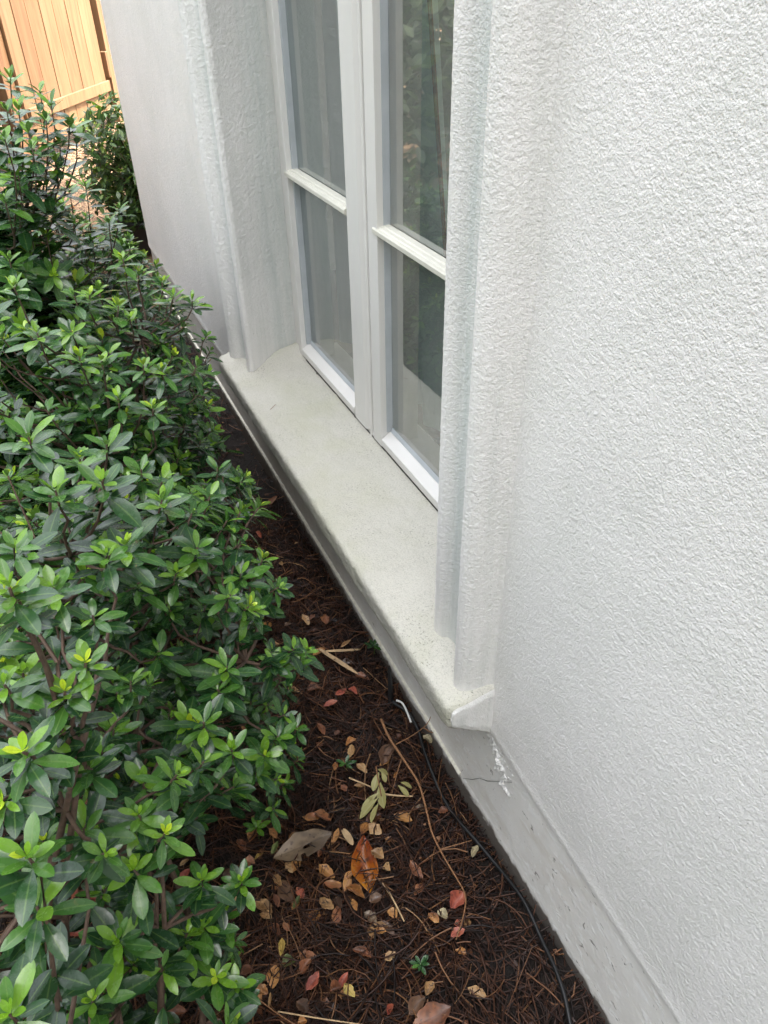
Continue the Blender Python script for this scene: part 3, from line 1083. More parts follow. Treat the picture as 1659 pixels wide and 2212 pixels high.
def azalea(label, base, spec, heroes, seed, size=0.040, low=0.75, cat='shrub', group='azaleas along the bed'):
    """spec: list of (cx, cy, H, rx, ry, count): domes of shoots; heroes: (point, axis, size, vigour)."""
    rg = np.random.default_rng(seed)
    bz = float(ground_h(base[0], base[1])) - 0.01
    root = thing('azalea_shrub', label, cat, (base[0], base[1], bz), group)
    fol, yng = Foliage(), Foliage()
    tips = []
    for cx, cy, H, rx, ry, cnt in spec:
        for _ in range(cnt):
            while True:
                u, v = rg.uniform(-1, 1, 2)
                if u * u + v * v < 1:
                    break
            q = 1 - (u * u + v * v)
            depth = rg.random() ** 1.6
            z = H * (0.42 + 0.58 * q ** 0.5) * (1 - 0.50 * depth) + rg.normal() * 0.02
            sc = 1 - 0.20 * depth
            p = np.array([cx + u * rx * sc, cy + v * ry * sc, z])
            if np.linalg.norm(p - CAM) < 0.50 or p[0] > 0.45 or p[2] < 0.08:
                continue
            ax = np.array([u * 0.75 + rg.normal() * 0.22, v * 0.75 + rg.normal() * 0.22, 0.75 + 0.45 * q + rg.normal() * 0.1])
            vig = max(0.0, rg.normal() * 0.42 + 0.28) * (1 - depth) if rg.random() < 0.9 else 0.95
            tips.append((p, ax, size * (0.8 + 0.45 * rg.random()), vig, 1 - depth))
    for p, ax, s, vig in heroes:
        tips.append((np.array(p), np.array(ax, float), s, vig, 1.0))
    # main stems
    mb = MB()
    B = np.array([base[0], base[1], bz])
    nm = 9
    mains = []
    tp = np.array([t[0] for t in tips])
    order = rg.choice(len(tp), min(nm, len(tp)), replace=False)
    for k in order:
        e = tp[k] * [1, 1, 0.82]
        mid = B + (e - B) * [0.35, 0.35, 0.55] + rg.normal(size=3) * 0.03
        c = bez(B + np.append(rg.normal(size=2) * 0.03, 0), mid, e, 10)
        c[:, :2] += rg.normal(size=(10, 2)) * 0.004
        mb.tube(c, np.linspace(0.0075, 0.003, 10), 6)
        mains.append(c)
    MP = np.concatenate([c[3:] for c in mains])
    for p, ax, s, vig, sh in tips:
        dd = np.linalg.norm(MP - p, axis=1) + 0.6 * np.maximum(0, MP[:, 2] - p[2])
        j = int(np.argmin(dd + 0.08 * rg.random(len(dd))))
        a0 = MP[j]
        an = ax / np.linalg.norm(ax)
        if low > 0.8:                                          # leafy down to the old wood
            for _k in range(3):
                th = rg.random() * 6.28
                q = a0 + (p - a0) * rg.random() + rg.normal(size=3) * 0.012
                fol.leaf(q, np.array([math.cos(th), math.sin(th), 0.3 * rg.normal() + .1]), np.array([0, 0, 1.0]) + rg.normal(size=3) * 0.2, s * (0.8 + 0.35 * rg.random()), 0.2, np.clip(0.2 + 0.1 * rg.normal(), 0.0, 0.5), 0.3 * rg.random())
        c = bez(a0, p - an * 0.45 * np.linalg.norm(p - a0), p, 7)
        c[1:-1] += rg.normal(size=(5, 3)) * 0.0025
        mb.tube(c, np.linspace(0.0028, 0.0013, 7), 5)
        rosette(rg, fol, yng, p, ax, s, vig)
        # a few leaves lower on the shoot
        for f in (0.25, 0.35, 0.45, 0.55, 0.65, 0.78, 0.84, 0.9):
            if rg.random() < low:
                q = c[int(f * 6)]
                th = rg.random() * 6.28
                d = np.array([math.cos(th), math.sin(th), 0.25 + 0.2 * rg.normal()])
                fol.leaf(q, d, np.array([0, 0, 1.0]) + rg.normal(size=3) * 0.15, s * (0.8 + 0.35 * rg.random()), 0.20, np.clip(0.12 + 0.1 * rg.normal(), 0.0, 0.4), 0.3 * rg.random())
    mb.build('stems', M['stem'], root, smooth=True)
    fol.build('foliage', M['azalea'], root)
    yng.build('young_foliage', M['azalea'], root)
    return root


UP = (0.05, -0.1, 1.0)


def H_(px, py, d, s=0.04, vig=0.2, ax=UP):
    return (at(px, py, d), ax, s, vig)


# nearest shrub, beside the camera
azalea('nearest azalea with bright lime shoot tips, lower left, beside the camera', (-0.30, 0.62),
       [(-0.24, 0.66, 1.00, 0.30, 0.30, 105), (-0.32, 0.42, 0.80, 0.22, 0.20, 14)],
       [H_(40, 1295, .66, .033, .9), H_(20, 1270, .64, .032, .7), H_(185, 1432, .72, .027, 1.0), H_(140, 1495, .72, .027, 1.0), H_(50, 1625, .66, .032, .85), H_(115, 1270, .85, .035, .3),
        H_(10, 1480, .72, .033, .3), H_(200, 1330, .86, .033, .2), H_(100, 1600, .76, .034, .2), H_(190, 1660, .80, .033, .25), H_(30, 1180, .85, .035, .2), H_(230, 1200, .92, .033, .4)], 11, 0.034)
# shrub in the foreground bottom, low and open over the litter
azalea('low open azalea at the bottom left with litter showing between its shoots', (-0.16, 0.42),
       [(-0.19, 0.50, 0.64, 0.20, 0.19, 34)],
       [H_(310, 1690, 1.0, .045, .4), H_(500, 1620, 1.1, .042, .35), H_(300, 1760, .95, .04, .3), H_(290, 1880, .95, .044, .55), H_(435, 1900, 1.1, .036, .5),
        H_(520, 1905, 1.15, .034, .5), H_(255, 2030, 1.0, .042, .4), H_(440, 2000, 1.15, .04, .3), H_(510, 2130, 1.22, .036, .35), H_(60, 1850, .75, .046, .5),
        H_(80, 1960, .8, .046, .2), H_(350, 2090, 1.1, .04, .2), H_(200, 2160, 1.0, .044, .3), H_(20, 2190, .8, .046, .5), H_(480, 1980, 1.2, .036, .3), H_(180, 1790, .9, .044, .2)], 12, 0.034)
# middle shrub that reaches over the mulch
azalea('spreading azalea whose branch reaches over the pine straw towards the sill', (-0.10, 1.0),
       [(-0.08, 0.98, 0.92, 0.36, 0.30, 180), (0.03, 0.92, 0.62, 0.17, 0.20, 28)],
       [H_(520, 1105, 1.25, .045, .75, (.5, .2, .5)), H_(560, 1095, 1.25, .045, .8, (.7, .3, .4)), H_(590, 1430, 1.25, .038, .2), H_(640, 1435, 1.28, .034, .2), H_(570, 1290, 1.3, .042, .1),
        H_(600, 1590, 1.25, .036, .2), H_(640, 1570, 1.3, .034, .25), H_(490, 1440, 1.15, .044, .25), H_(470, 1490, 1.15, .042, .1), H_(350, 1080, 1.05, .044, .4), H_(220, 1040, 1.0, .046, .3),
        H_(120, 1060, .95, .046, .3), H_(230, 960, 1.1, .044, .3), H_(380, 1240, 1.1, .042, .3), H_(520, 1240, 1.2, .042, .1), H_(270, 1180, .95, .044, .55), H_(470, 1010, 1.4, .045, .0), H_(440, 1560, 1.1, .04, .2), H_(60, 940, 1.0, .046, .2)], 13, 0.035)
# shrub beside the far end of the sill
azalea('tall azalea standing in front of the far end of the sill', (-0.06, 1.55),
       [(-0.03, 1.55, 0.98, 0.34, 0.32, 200), (0.14, 1.5, 0.72, 0.2, 0.25, 30), (0.20, 1.76, 0.96, 0.16, 0.24, 44), (0.15, 1.25, 0.78, 0.13, 0.2, 26)],
       [H_(375, 640, 1.75, .044, .5), H_(415, 650, 1.75, .04, .6), H_(400, 700, 1.75, .046, .2, (.6, 0, .6)), H_(265, 560, 1.75, .036, .8), H_(300, 590, 1.75, .036, .8), H_(350, 610, 1.8, .034, .7),
        H_(255, 860, 1.4, .042, .6), H_(330, 880, 1.4, .042, .9), H_(350, 800, 1.5, .04, .8), H_(310, 790, 1.5, .04, .8), H_(425, 790, 1.65, .045, .2, (.5, 0, .7)), H_(430, 850, 1.65, .045, .0, (.6, 0, .4)),
        H_(220, 780, 1.45, .042, .7), H_(170, 770, 1.45, .042, .7), H_(30, 620, 1.4, .04, .6), H_(80, 720, 1.4, .042, .5), H_(280, 690, 1.6, .04, .4), H_(160, 640, 1.6, .042, .3)], 14, 0.037)
azalea('upright azalea in front of the house corner with bare dark stems below', (0.0, 2.35),
       [(0.03, 2.30, 0.98, 0.32, 0.32, 190), (0.0, 2.3, 0.75, 0.36, 0.3, 100)],
       [H_(255, 450, 2.2, .042, .3), H_(235, 480, 2.1, .042, .2), H_(150, 410, 2.1, .044, .5), H_(60, 470, 1.9, .044, .3), H_(100, 510, 1.9, .042, .4), H_(200, 520, 2.1, .04, .2), H_(20, 560, 1.8, .044, .3), H_(185, 400, 2.3, .04, .4)], 15, 0.046, low=0.9)
azalea('tallest azalea, its top against the timber gate', (-0.12, 1.98),
       [(-0.07, 1.95, 1.27, 0.20, 0.26, 80), (-0.10, 1.95, 1.05, 0.28, 0.28, 130), (-0.06, 1.9, 0.88, 0.32, 0.26, 130)],
       [H_(85, 195, 2.0, .046, .2), H_(110, 225, 1.95, .05, .2), H_(40, 240, 1.9, .05, .6), H_(22, 170, 2.1, .046, .7), H_(150, 265, 1.95, .054, .1), H_(100, 260, 1.85, .05, .5), H_(165, 300, 2.0, .054, .0), H_(70, 320, 1.8, .05, .4),
        H_(10, 300, 1.7, .05, .4), H_(120, 350, 1.9, .048, .5), H_(40, 380, 1.8, .048, .3), H_(60, 280, 1.85, .05, .2), H_(130, 310, 1.95, .05, .2), H_(15, 240, 1.9, .048, .3), H_(100, 400, 1.9, .046, .4), H_(10, 430, 1.75, .046, .3)], 16, 0.056, low=0.95)
azalea('azalea between the tallest one and the house corner, above bare dark stems', (0.08, 2.8),
       [(0.12, 2.72, 0.86, 0.30, 0.30, 130), (0.05, 2.8, 0.6, 0.32, 0.3, 60)], [], 17, 0.048, low=0.9)
# second row, half out of the picture to the left
for k, (x, y, H, lab) in enumerate([(-0.72, 1.15, 1.0, 'azalea behind the spreading one at the left edge of the bed'), (-0.66, 1.95, 1.05, 'azalea in the second row behind the tall one'),
                                    (-0.60, 2.9, 1.15, 'azalea in the second row nearest the gate'), (-0.78, 0.35, 0.95, 'azalea in the second row nearest the camera')]):
    azalea(lab, (x, y), [(x, y, H, 0.38, 0.36, 90)], [], 30 + k, 0.044)

# ---------------------------------------------------------------- potted pointed-leaf shrub behind the house corner
TWP = np.array([0.05, 0.55, 1.0, 0.85, 0.50, 0.2, 0.01])


def pointed_shrub(label, c, R3, n, seed, ll, gx_=0.0):
    rg = np.random.default_rng(seed)
    bz = float(ground_h(c[0], c[1]))
    root = thing('pointed_leaf_shrub', label, 'shrub', (c[0], c[1], bz))
    fol = Foliage()
    mb = MB()
    B = np.array([c[0], c[1], bz + 0.02])
    for k in range(22):
        d = rg.normal(size=3)
        d[2] = abs(d[2])
        d /= np.linalg.norm(d)
        e = np.array([c[0], c[1], bz + c[2]]) + d * R3 * [1, 1, 1]
        crv = bez(B + np.append(rg.normal(size=2) * 0.03, 0), B + (e - B) * [0.2, 0.2, 0.8], e, 9)
        mb.tube(crv, np.linspace(0.006, 0.002, 9), 5)
    for k in range(n):
        d = rg.normal(size=3)
        d /= np.linalg.norm(d)
        r = rg.random() ** 0.45
        p = np.array([c[0], c[1], bz + c[2]]) + d * r * R3
        if p[2] < bz + 0.06:
            continue
        cl = noise(p[None] * 1.0, 9, 5)[0]
        if cl < -0.28:
            continue
        for q in range(3):
            th = rg.random() * 6.28
            dr = np.array([math.cos(th) * 0.8, math.sin(th) * 0.8, -0.35 + 0.35 * rg.normal()])
            fol.leaf(p + rg.normal(size=3) * 0.018, dr, np.array([0, 0, 1.0]) + rg.normal(size=3) * 0.3, ll * (0.7 + 0.6 * rg.random()), 0.20, np.clip(0.3 + 0.25 * rg.normal() + 0.5 * (cl > 0.22), 0, 1), 0.4 * rg.random())
    mb.build('stems', M['stem'], root, smooth=True)
    fol.build('foliage', M['nandina'], root, 0.1, TWP)
    return root


pointed_shrub('dark shrub with small pointed leaves growing from the black pot behind the house corner', (0.64, 5.05, 0.40), np.array([0.32, 0.36, 0.42]), 1900, 41, 0.052)
mb = MB()
cx, cy = 0.62, 5.0
cz = float(ground_h(cx, cy))
prof = [(0.15, -0.03), (0.17, 0.12), (0.185, 0.14), (0.19, 0.142), (0.19, 0.165), (0.18, 0.168), (0.172, 0.15), (0.14, 0.13)]
k = 40
V = np.array([[cx + r * math.cos(a), cy + r * math.sin(a), cz + z] for r, z in prof for a in np.arange(k) / k * 2 * math.pi])
F = [[i * k + j, i * k + (j + 1) % k, (i + 1) * k + (j + 1) % k, (i + 1) * k + j] for i in range(len(prof) - 1) for j in range(k)]
mb.add(V, F)
F0 = np.array([list(range((len(prof) - 1) * k, len(prof) * k))])
mb.F.setdefault(k, []).append(F0)
o = mb.build('plant_pot', M['black'], None, (cx, cy, cz), smooth=True)
tag(o, 'black plastic plant pot under the pointed leaf shrub by the house corner', 'pot')

# sprig of pointed leaves in front of the gate board
sp = thing('leafy_sprig', 'thin twig with small pointed leaves hanging in front of the gate bottom', 'twig', (0.36, 4.9, float(ground_h(.36, 4.9))))
fol = Foliage()
rg = np.random.default_rng(5)
mb = MB()
base = np.array([0.45, 5.0, 0.1])
tip_px = [(203, 258), (212, 262), (222, 265), (196, 248), (214, 278), (232, 255), (225, 250), (219, 285), (232, 262), (210, 290), (240, 252), (190, 262), (226, 274)]
fk = at(215, 300, 5.0)
mb.tube(bez(base, base + [-.05, 0, .4], fk, 8), np.linspace(.004, .002, 8), 5)
for px, py in tip_px:
    p = at(px, py, 5.0 + rg.normal() * .03)
    mb.tube(bez(fk, (fk + p) / 2 + [0, 0, .02], p, 5), 0.0012, 4)
    d = (p - fk) + np.array([0.02, 0, -0.06])
    fol.leaf(p, d + rg.normal(size=3) * .03, np.array([0, -0.9, .4]), 0.048 + .02 * rg.random(), .22, .25, .1)
mb.build('stems', M['stem'], sp, smooth=True)
fol.build('foliage', M['nandina'], sp, 0.1, TWP)

# ---------------------------------------------------------------- timber gate and posts
gu = np.array([0.48, 0.877, 0.0])
gu /= np.linalg.norm(gu)
gn = np.array([gu[1], -gu[0], 0.0])
r0 = ray(200, 275)
G0 = CAM + r0 * ((0.45 - CAM[2]) / r0[2])


def gpix(px, py):
    r = ray(px, py)
    q = CAM + r * (((G0 - CAM) @ gn) / (r @ gn))
    return (q - G0) @ gu, q[2]


def gbox(mb, u0, u1, z0, z1, d0, d1):
    V = np.array([G0 * [1, 1, 0] + gu * u + gn * d + np.array([0, 0, z]) for u in (u0, u1) for d in (d0, d1) for z in (z0, z1)])
    mb.add(V, [[0, 1, 3, 2], [4, 6, 7, 5], [0, 4, 5, 1], [2, 3, 7, 6], [0, 2, 6, 4], [1, 5, 7, 3]])


gate = thing('wooden_gate', 'sunlit new timber board gate with a cross rail near its foot', 'gate', tuple(G0 * [1, 1, 0] + [0, 0, 0.40]))
us = [gpix(p, 0)[0] for p in (-16, 13.5, 44, 75, 104, 132, 160, 188)]
gb_z = gpix(168, 262)[1]
tints = [0.1, 0.75, 0.55, 0.15, 0.3, 0.2, 0.05]
mb = MB()
tv = []
for i in range(7):
    gbox(mb, us[i] + 0.004, us[i + 1] - 0.004, gb_z - 0.01, 2.1, 0.0, 0.02 + 0.002 * (i % 2))
    tv += [tints[i]] * 8
o = mb.build('board_panel', M['wood'], gate, bevel=0.003)
attr(o.data, 'tint', tv)
for z0, z1, d1 in ((gpix(234, 194)[1], gpix(228, 172)[1], 0.045), (gb_z - 0.045, gb_z + 0.004, 0.04), (1.85, 1.95, 0.045)):
    mb = MB()
    gbox(mb, us[0] + 0.02, us[-1] + 0.01, z0, z1, 0.0225, d1)
    o = mb.build('rail', M['wood'], gate, bevel=0.003)
    attr(o.data, 'tint', [0.0] * 8)
mb = MB()
gbox(mb, us[-1] + 0.02, us[-1] + 0.07, gpix(231, 166)[1], gpix(215, 108)[1] - 0.01, 0.0, 0.05)
o = mb.build('latch_block', M['wood'], gate, bevel=0.004)
attr(o.data, 'tint', [0.6] * 8)
# posts
for u0, u1, t, lab, d0, d1 in ((us[-1] + 0.075, us[-1] + 0.19, 0.35, 'timber gate post beside the white house corner', -0.06, 0.04), (us[0] - 0.13, us[0] + 0.02, 0.6, 'brown timber gate post at the left edge of the gate', -0.10, -0.004)):
    mb = MB()
    gbox(mb, u0, u1, 0.2, 2.25, d0, d1)
    cpos = G0 * [1, 1, 0] + gu * (u0 + u1) / 2 + [0, 0, 0.4]
    o = mb.build('gate_post', M['wood'], None, tuple(cpos), bevel=0.004)
    attr(o.data, 'tint', [t] * 8)
    tag(o, lab, 'post', 'gate posts')
# fence continuing either side so the yard is closed
fence = thing('board_fence', 'timber board fence running on from the gate', 'fence', tuple(G0 * [1, 1, 0] + gu * 2 + [0, 0, 0.4]))
mb = MB()
tv = []
for i in range(16):
    gbox(mb, us[-1] + 0.2 + i * 0.19, us[-1] + 0.385 + i * 0.19, 0.3, 2.1, -0.02, 0.0 + 0.002 * (i % 2))
    tv += [float(rng.random())] * 8
o = mb.build('board_panel', M['wood'], fence)
attr(o.data, 'tint', tv)

# small sunlit plant at the gate foot
fol = Foliage()
b0 = on_ground(197, 292)
pl = thing('small_weed', 'little yellow green weed in the sun at the foot of the gate', 'weed', tuple(b0))
for k in range(34):
    p = b0 + np.append(rng.normal(size=2) * .05, 0.02 + 0.10 * rng.random())
    th = rng.random() * 6.28
    fol.leaf(p, np.array([math.cos(th), math.sin(th), 0.2]), np.array([0, 0, 1.0]), 0.045, .28, 0.85, .2)
fol.build('foliage', M['azalea'], pl)

# ---------------------------------------------------------------- trees and shrubs around the garden (dark background, mirrored in the panes; two unseen ones added to dim the near wall)
def tree(label, x, y, h, cr, n, seed, name='tree', ll=0.13, trunk=True):
    rg = np.random.default_rng(seed)
    bz = float(ground_h(x, y))
    root = thing(name, label, 'tree' if trunk else 'shrub', (x, y, bz))
    mb = MB()
    tops = []
    hh = h * 0.45 if trunk else 0.2
    mb.tube(bez(np.array([x, y, bz - .1]), np.array([x + .1, y, bz + hh * .5]), np.array([x, y, bz + hh * 1.4]), 8), np.linspace(0.11, 0.05, 8) * (1 if trunk else .4), 8)
    for k in range(9):
        th = k * 2.4 + rg.normal() * .2
        s = np.array([x, y, bz + hh * (0.8 + 0.06 * k)])
        e = np.array([x + math.cos(th) * cr * .75, y + math.sin(th) * cr * .75, bz + h * (0.5 + 0.05 * k)])
        mb.tube(bez(s, (s + e) / 2 + [0, 0, .15 * h], e, 7), np.linspace(.045, .012, 7) * (1 if trunk else .5), 6)
        tops.append(e)
    fol = Foliage()
    cen = np.array([x, y, bz + h * 0.62])
    cl = [cen + rg.normal(size=3) * [cr * .5, cr * .5, h * .2] for _ in range(26)] + tops
    for k in range(n):
        c = cl[rg.integers(len(cl))]
        p = c + rg.normal(size=3) * cr * 0.20
        if p[2] < bz + 0.05:
            continue
        th = rg.random() * 6.28
        fol.leaf(p, np.array([math.cos(th), math.sin(th), -0.3 + .4 * rg.normal()]), np.array([0, 0, 1.0]) + rg.normal(size=3) * .4, ll * (0.6 + .8 * rg.random()), .26, np.clip(.45 + .3 * rg.normal(), 0, 1), .3)
    mb.build('trunk', M['trunk'], root, smooth=True)
    fol.build('crown', M['treeleaf'], root)
    return root


tree('dark evergreen shrub beyond the left gate post', -0.9, 6.6, 2.4, 0.75, 2600, 51, 'evergreen_shrub', 0.10, False)
HEDGE = [(-1.5, 3.3, 1.35, 'dark green shrub across the bed, mirrored in the near pane'), (-1.35, 4.2, 1.4, 'dense shrub of the back hedge opposite the house corner'),
         (-1.25, 5.1, 1.5, 'dark hedge shrub standing just left of the gate'), (-1.9, 6.2, 2.4, 'hedge shrub beyond the left gate post'), (-2.5, 4.6, 1.9, 'tall shrub at the back of the hedge'),
         (-1.7, 2.4, 1.25, 'hedge shrub nearest the camera across the bed'), (-2.6, 7.2, 2.8, 'farthest shrub of the back hedge')]
for k, (hx, hy, hh_, lab) in enumerate(HEDGE):
    tree(lab, hx, hy, hh_, 0.72, 2400, 60 + k, 'hedge_shrub', 0.10, False)
tree('garden tree mirrored at the top of the near pane', -4.2, 0.4, 4.6, 1.6, 3200, 53)
tree('unseen tree added behind the camera to dim the near wall', -0.9, -3.4, 4.6, 1.6, 3200, 57)  # this tree and the next are added to block light from behind
tree('unseen tree added to the left behind the camera to dim the near wall', -3.2, -2.2, 4.4, 1.5, 3000, 58)
tree('garden tree far across the yard beyond the hedge', -6.5, 6.0, 4.6, 1.6, 3000, 54)

# ---------------------------------------------------------------- pine straw (stuff)
def needles(n, seed, xr, yr, wide, dens=None, zoff=(0.0, 0.014)):
    rg = np.random.default_rng(seed)
    x = rg.uniform(*xr, n)
    y = rg.uniform(*yr, n)
    den = noise(np.stack([x, y, 0 * x], 1), 7, 21) + 0.5 * noise(np.stack([x, y, 0 * x], 1), 19, 22)
    keep_ = rg.random(n) < np.clip(0.8 + 1.9 * den, 0.2, 1)
    x, y = x[keep_], y[keep_]
    n = len(x)
    L = rg.uniform(0.03, 0.14, n)
    th = rg.uniform(0, 2 * np.pi, n) + 0.6 * noise(np.stack([x, y, 0 * x], 1), 3, 2)
    curv = rg.normal(size=n) * 0.9
    wdt = (0.0006 + 0.0012 * rg.random(n) ** 1.7) * wide
    K = 5
    t = np.linspace(-0.5, 0.5, K)
    pz = rg.uniform(zoff[0], zoff[1], n)
    tilt = rg.normal(size=n) * 0.10
    ang = th[:, None] + curv[:, None] * t[None]
    dx = np.cos(ang) * L[:, None] / K
    dy = np.sin(ang) * L[:, None] / K
    X = x[:, None] + np.cumsum(dx, 1)
    Y = y[:, None] + np.cumsum(dy, 1)
    gp = np.stack([X.ravel(), Y.ravel(), 0 * X.ravel()], 1)
    Z = (ground_h(X, Y) + (0.012 * noise(gp, 22, 4) + 0.02 * noise(gp, 5, 6)).reshape(X.shape) - 0.012) + pz[:, None] + np.abs(tilt[:, None] * (t[None] + .5) * L[:, None]) + 0.0015
    C = np.stack([X, Y, Z], -1)
    # triangular section
    Tn = np.stack([-np.sin(ang), np.cos(ang), 0 * ang], -1)
    up = np.array([0, 0, 1.0])
    V = np.stack([C + Tn * wdt[:, None, None], C - Tn * wdt[:, None, None], C + up * wdt[:, None, None] * 1.3], 2).reshape(-1, 3)
    q = []
    for i in range(K - 1):
        for j in range(3):
            q.append([i * 3 + j, i * 3 + (j + 1) % 3, (i + 1) * 3 + (j + 1) % 3, (i + 1) * 3 + j])
    q = np.array(q)
    F = (q[None] + (np.arange(n) * K * 3)[:, None, None]).reshape(-1, 4)
    tint = np.clip(rg.beta(1.35, 2.9, n) - 0.02 + 0.16 * noise(np.stack([x, y, 0 * x], 1), 4, 9), 0, 1)
    return V, F, np.repeat(tint, K * 3)


parts = [needles(23000, 61, (-0.45, 0.53), (0.25, 2.0), 1.0), needles(6000, 62, (-0.5, 0.53), (1.8, 4.4), 1.2), needles(3000, 63, (-0.6, 1.0), (4.2, 7.0), 1.8, zoff=(0, .02)), needles(1500, 64, (-0.1, 0.52), (0.3, 1.8), 1.0, zoff=(0.010, 0.026))]
off = 0
Vs, Fs, Ts = [], [], []
for V, F, t in parts:
    Vs.append(V)
    Fs.append(F + off)
    Ts.append(t)
    off += len(V)
me = make_mesh('pine_straw', np.concatenate(Vs), np.concatenate(Fs))
attr(me, 'tint', np.concatenate(Ts))
o = link('pine_straw', me, M['needle'])
tag(o, 'brown pine needle mulch covering the bed between shrubs and wall', 'mulch', kind='stuff')
# crumbs of bark and soil in the straw
rg = np.random.default_rng(70)
n = 2600
x = rg.uniform(-0.4, 0.53, n)
y = rg.uniform(0.25, 3.6, n)
s = 0.0012 + 0.0035 * rg.random(n) ** 3
cube = np.array([[a, b, c] for a in (-1, 1) for b in (-1, 1) for c in (-1, 1)], float)
V = cube[None] * s[:, None, None] * np.stack([rg.uniform(.6, 1.6, n), rg.uniform(.6, 1.6, n), rg.uniform(.3, .7, n)], 1)[:, None] + rg.normal(size=(n, 8, 3)) * s[:, None, None] * .35
V[..., 0] += x[:, None]
V[..., 1] += y[:, None]
V[..., 2] += (ground_h(x, y) + 0.004)[:, None]
F = (np.array([[0, 1, 3, 2], [4, 6, 7, 5], [0, 4, 5, 1], [2, 3, 7, 6], [0, 2, 6, 4], [1, 5, 7, 3]])[None] + (np.arange(n) * 8)[:, None, None]).reshape(-1, 4)
me = make_mesh('bark_crumbs', V.reshape(-1, 3), F, False)
attr(me, 'tint', np.repeat(rg.random(n) ** 2 * 0.8, 8))
o = link('bark_crumbs', me, M['needle'])
tag(o, 'dark crumbs of bark and soil scattered through the pine straw', 'mulch', kind='stuff')

# ---------------------------------------------------------------- fallen leaves, every one its own object
def fallen(label, a, b, w, col, seed, curl=0.25, holes=None, cat='leaf', lift=0.016, shape=None, group='fallen leaves on the mulch', name='fallen_leaf', thick=0.0006):
    """a, b: stem and tip on the ground (world xy); w: full width in metres."""
    rg = np.random.default_rng(seed)
    a = np.array(a[:2], float)
    b = np.array(b[:2], float)
    L = np.linalg.norm(b - a)
    d = (b - a) / L
    s = np.array([-d[1], d[0]])
    nu, nv = 15, 9
    u = np.linspace(0, 1, nu)
    v = np.linspace(-1, 1, nv)
    kk = rg.random()
    prof = np.interp(u, [0, .05, .15, .3, .45, .6, .75, .87, .95, 1], [.05, .13, .5 + .1 * kk, .85, 1, .97, .76 - .1 * kk, .46, .2, .02]) if shape is None else np.interp(u, np.linspace(0, 1, len(shape)), shape)
    prof = np.maximum(prof, 0.03)
    U, Vv = np.meshgrid(u, v, indexing='ij')
    edge = 1 + 0.06 * np.sin(U * 17 + rg.random() * 6) * np.abs(Vv) + 0.09 * rg.normal(size=(nu, 1)) * np.abs(Vv)
    lat = Vv * prof[:, None] * w / 2 * edge + 0.06 * L * math.sin(rg.random() * 6) * np.sin(U * 3.14)
    X = a[0] + d[0] * L * U + s[0] * lat
    Y = a[1] + d[1] * L * U + s[1] * lat
    ph = rg.normal(size=4)
    c1 = curl * (0.6 + 0.6 * rg.random())
    Z = c1 * w * ((Vv * prof[:, None]) ** 2 * 0.9 + 0.35 * np.abs(Vv * prof[:, None]) * ph[0]) + curl * 0.18 * L * (U - .5) ** 2 * (1.6 + ph[0]) + 0.05 * w * np.sin(U * 9 + ph[1]) * Vv + 0.03 * w * np.abs(Vv)
    tiltv, tiltu = ph[2] * 0.10, ph[3] * 0.07
    Z = Z + tiltv * lat + tiltu * (U - .5) * L
    Z = Z - Z.min()
    cxy = (a + b) / 2
    gz = float(ground_h(cxy[0], cxy[1])) + lift
    P = np.stack([X, Y, gz + Z], -1)
    F = grid(nu, nv)
    if holes:
        cu = (F // nv).mean(1) / (nu - 1)
        cv = (F % nv).mean(1) / (nv - 1) * 2 - 1
        keep = np.ones(len(F), bool)
        for hu, hv, hr in holes:
            keep &= ((cu - hu) ** 2 + ((cv - hv) * 0.35) ** 2) > hr * hr
        F = F[keep]
    me = make_mesh(name, P.reshape(-1, 3), F)
    # short stalk
    attr(me, 'tint', np.clip(np.full(nu * nv, 0.15 + 0.7 * rg.random()) + 0.5 * rg.normal() * (U.ravel() - .5) + 0.2 * rg.normal() * Vv.ravel() + .16 * rg.normal(size=nu * nv), 0, 1))
    attr(me, 'across', Vv.ravel())
    o = link(name, me, M['dry_' + col], None, (cxy[0], cxy[1], gz))
    m = o.modifiers.new('thickness', 'SOLIDIFY')
    m.thickness = thick
    m2 = o.modifiers.new('sub', 'SUBSURF')
    m2.levels = m2.render_levels = 1
    tag(o, label, cat, group)
    return o


def c1(u, v):
    return 484 + .3126 * u, 1694 + .3126 * v


def c2(u, v):
    return 518.6 + .3386 * u, 1296.4 + .3386 * v


def c3(u, v):
    return u * .3334, 518.6 + v * .3334


def c4(u, v):
    return 363 + u * .2084, 864.3 + v * .2084


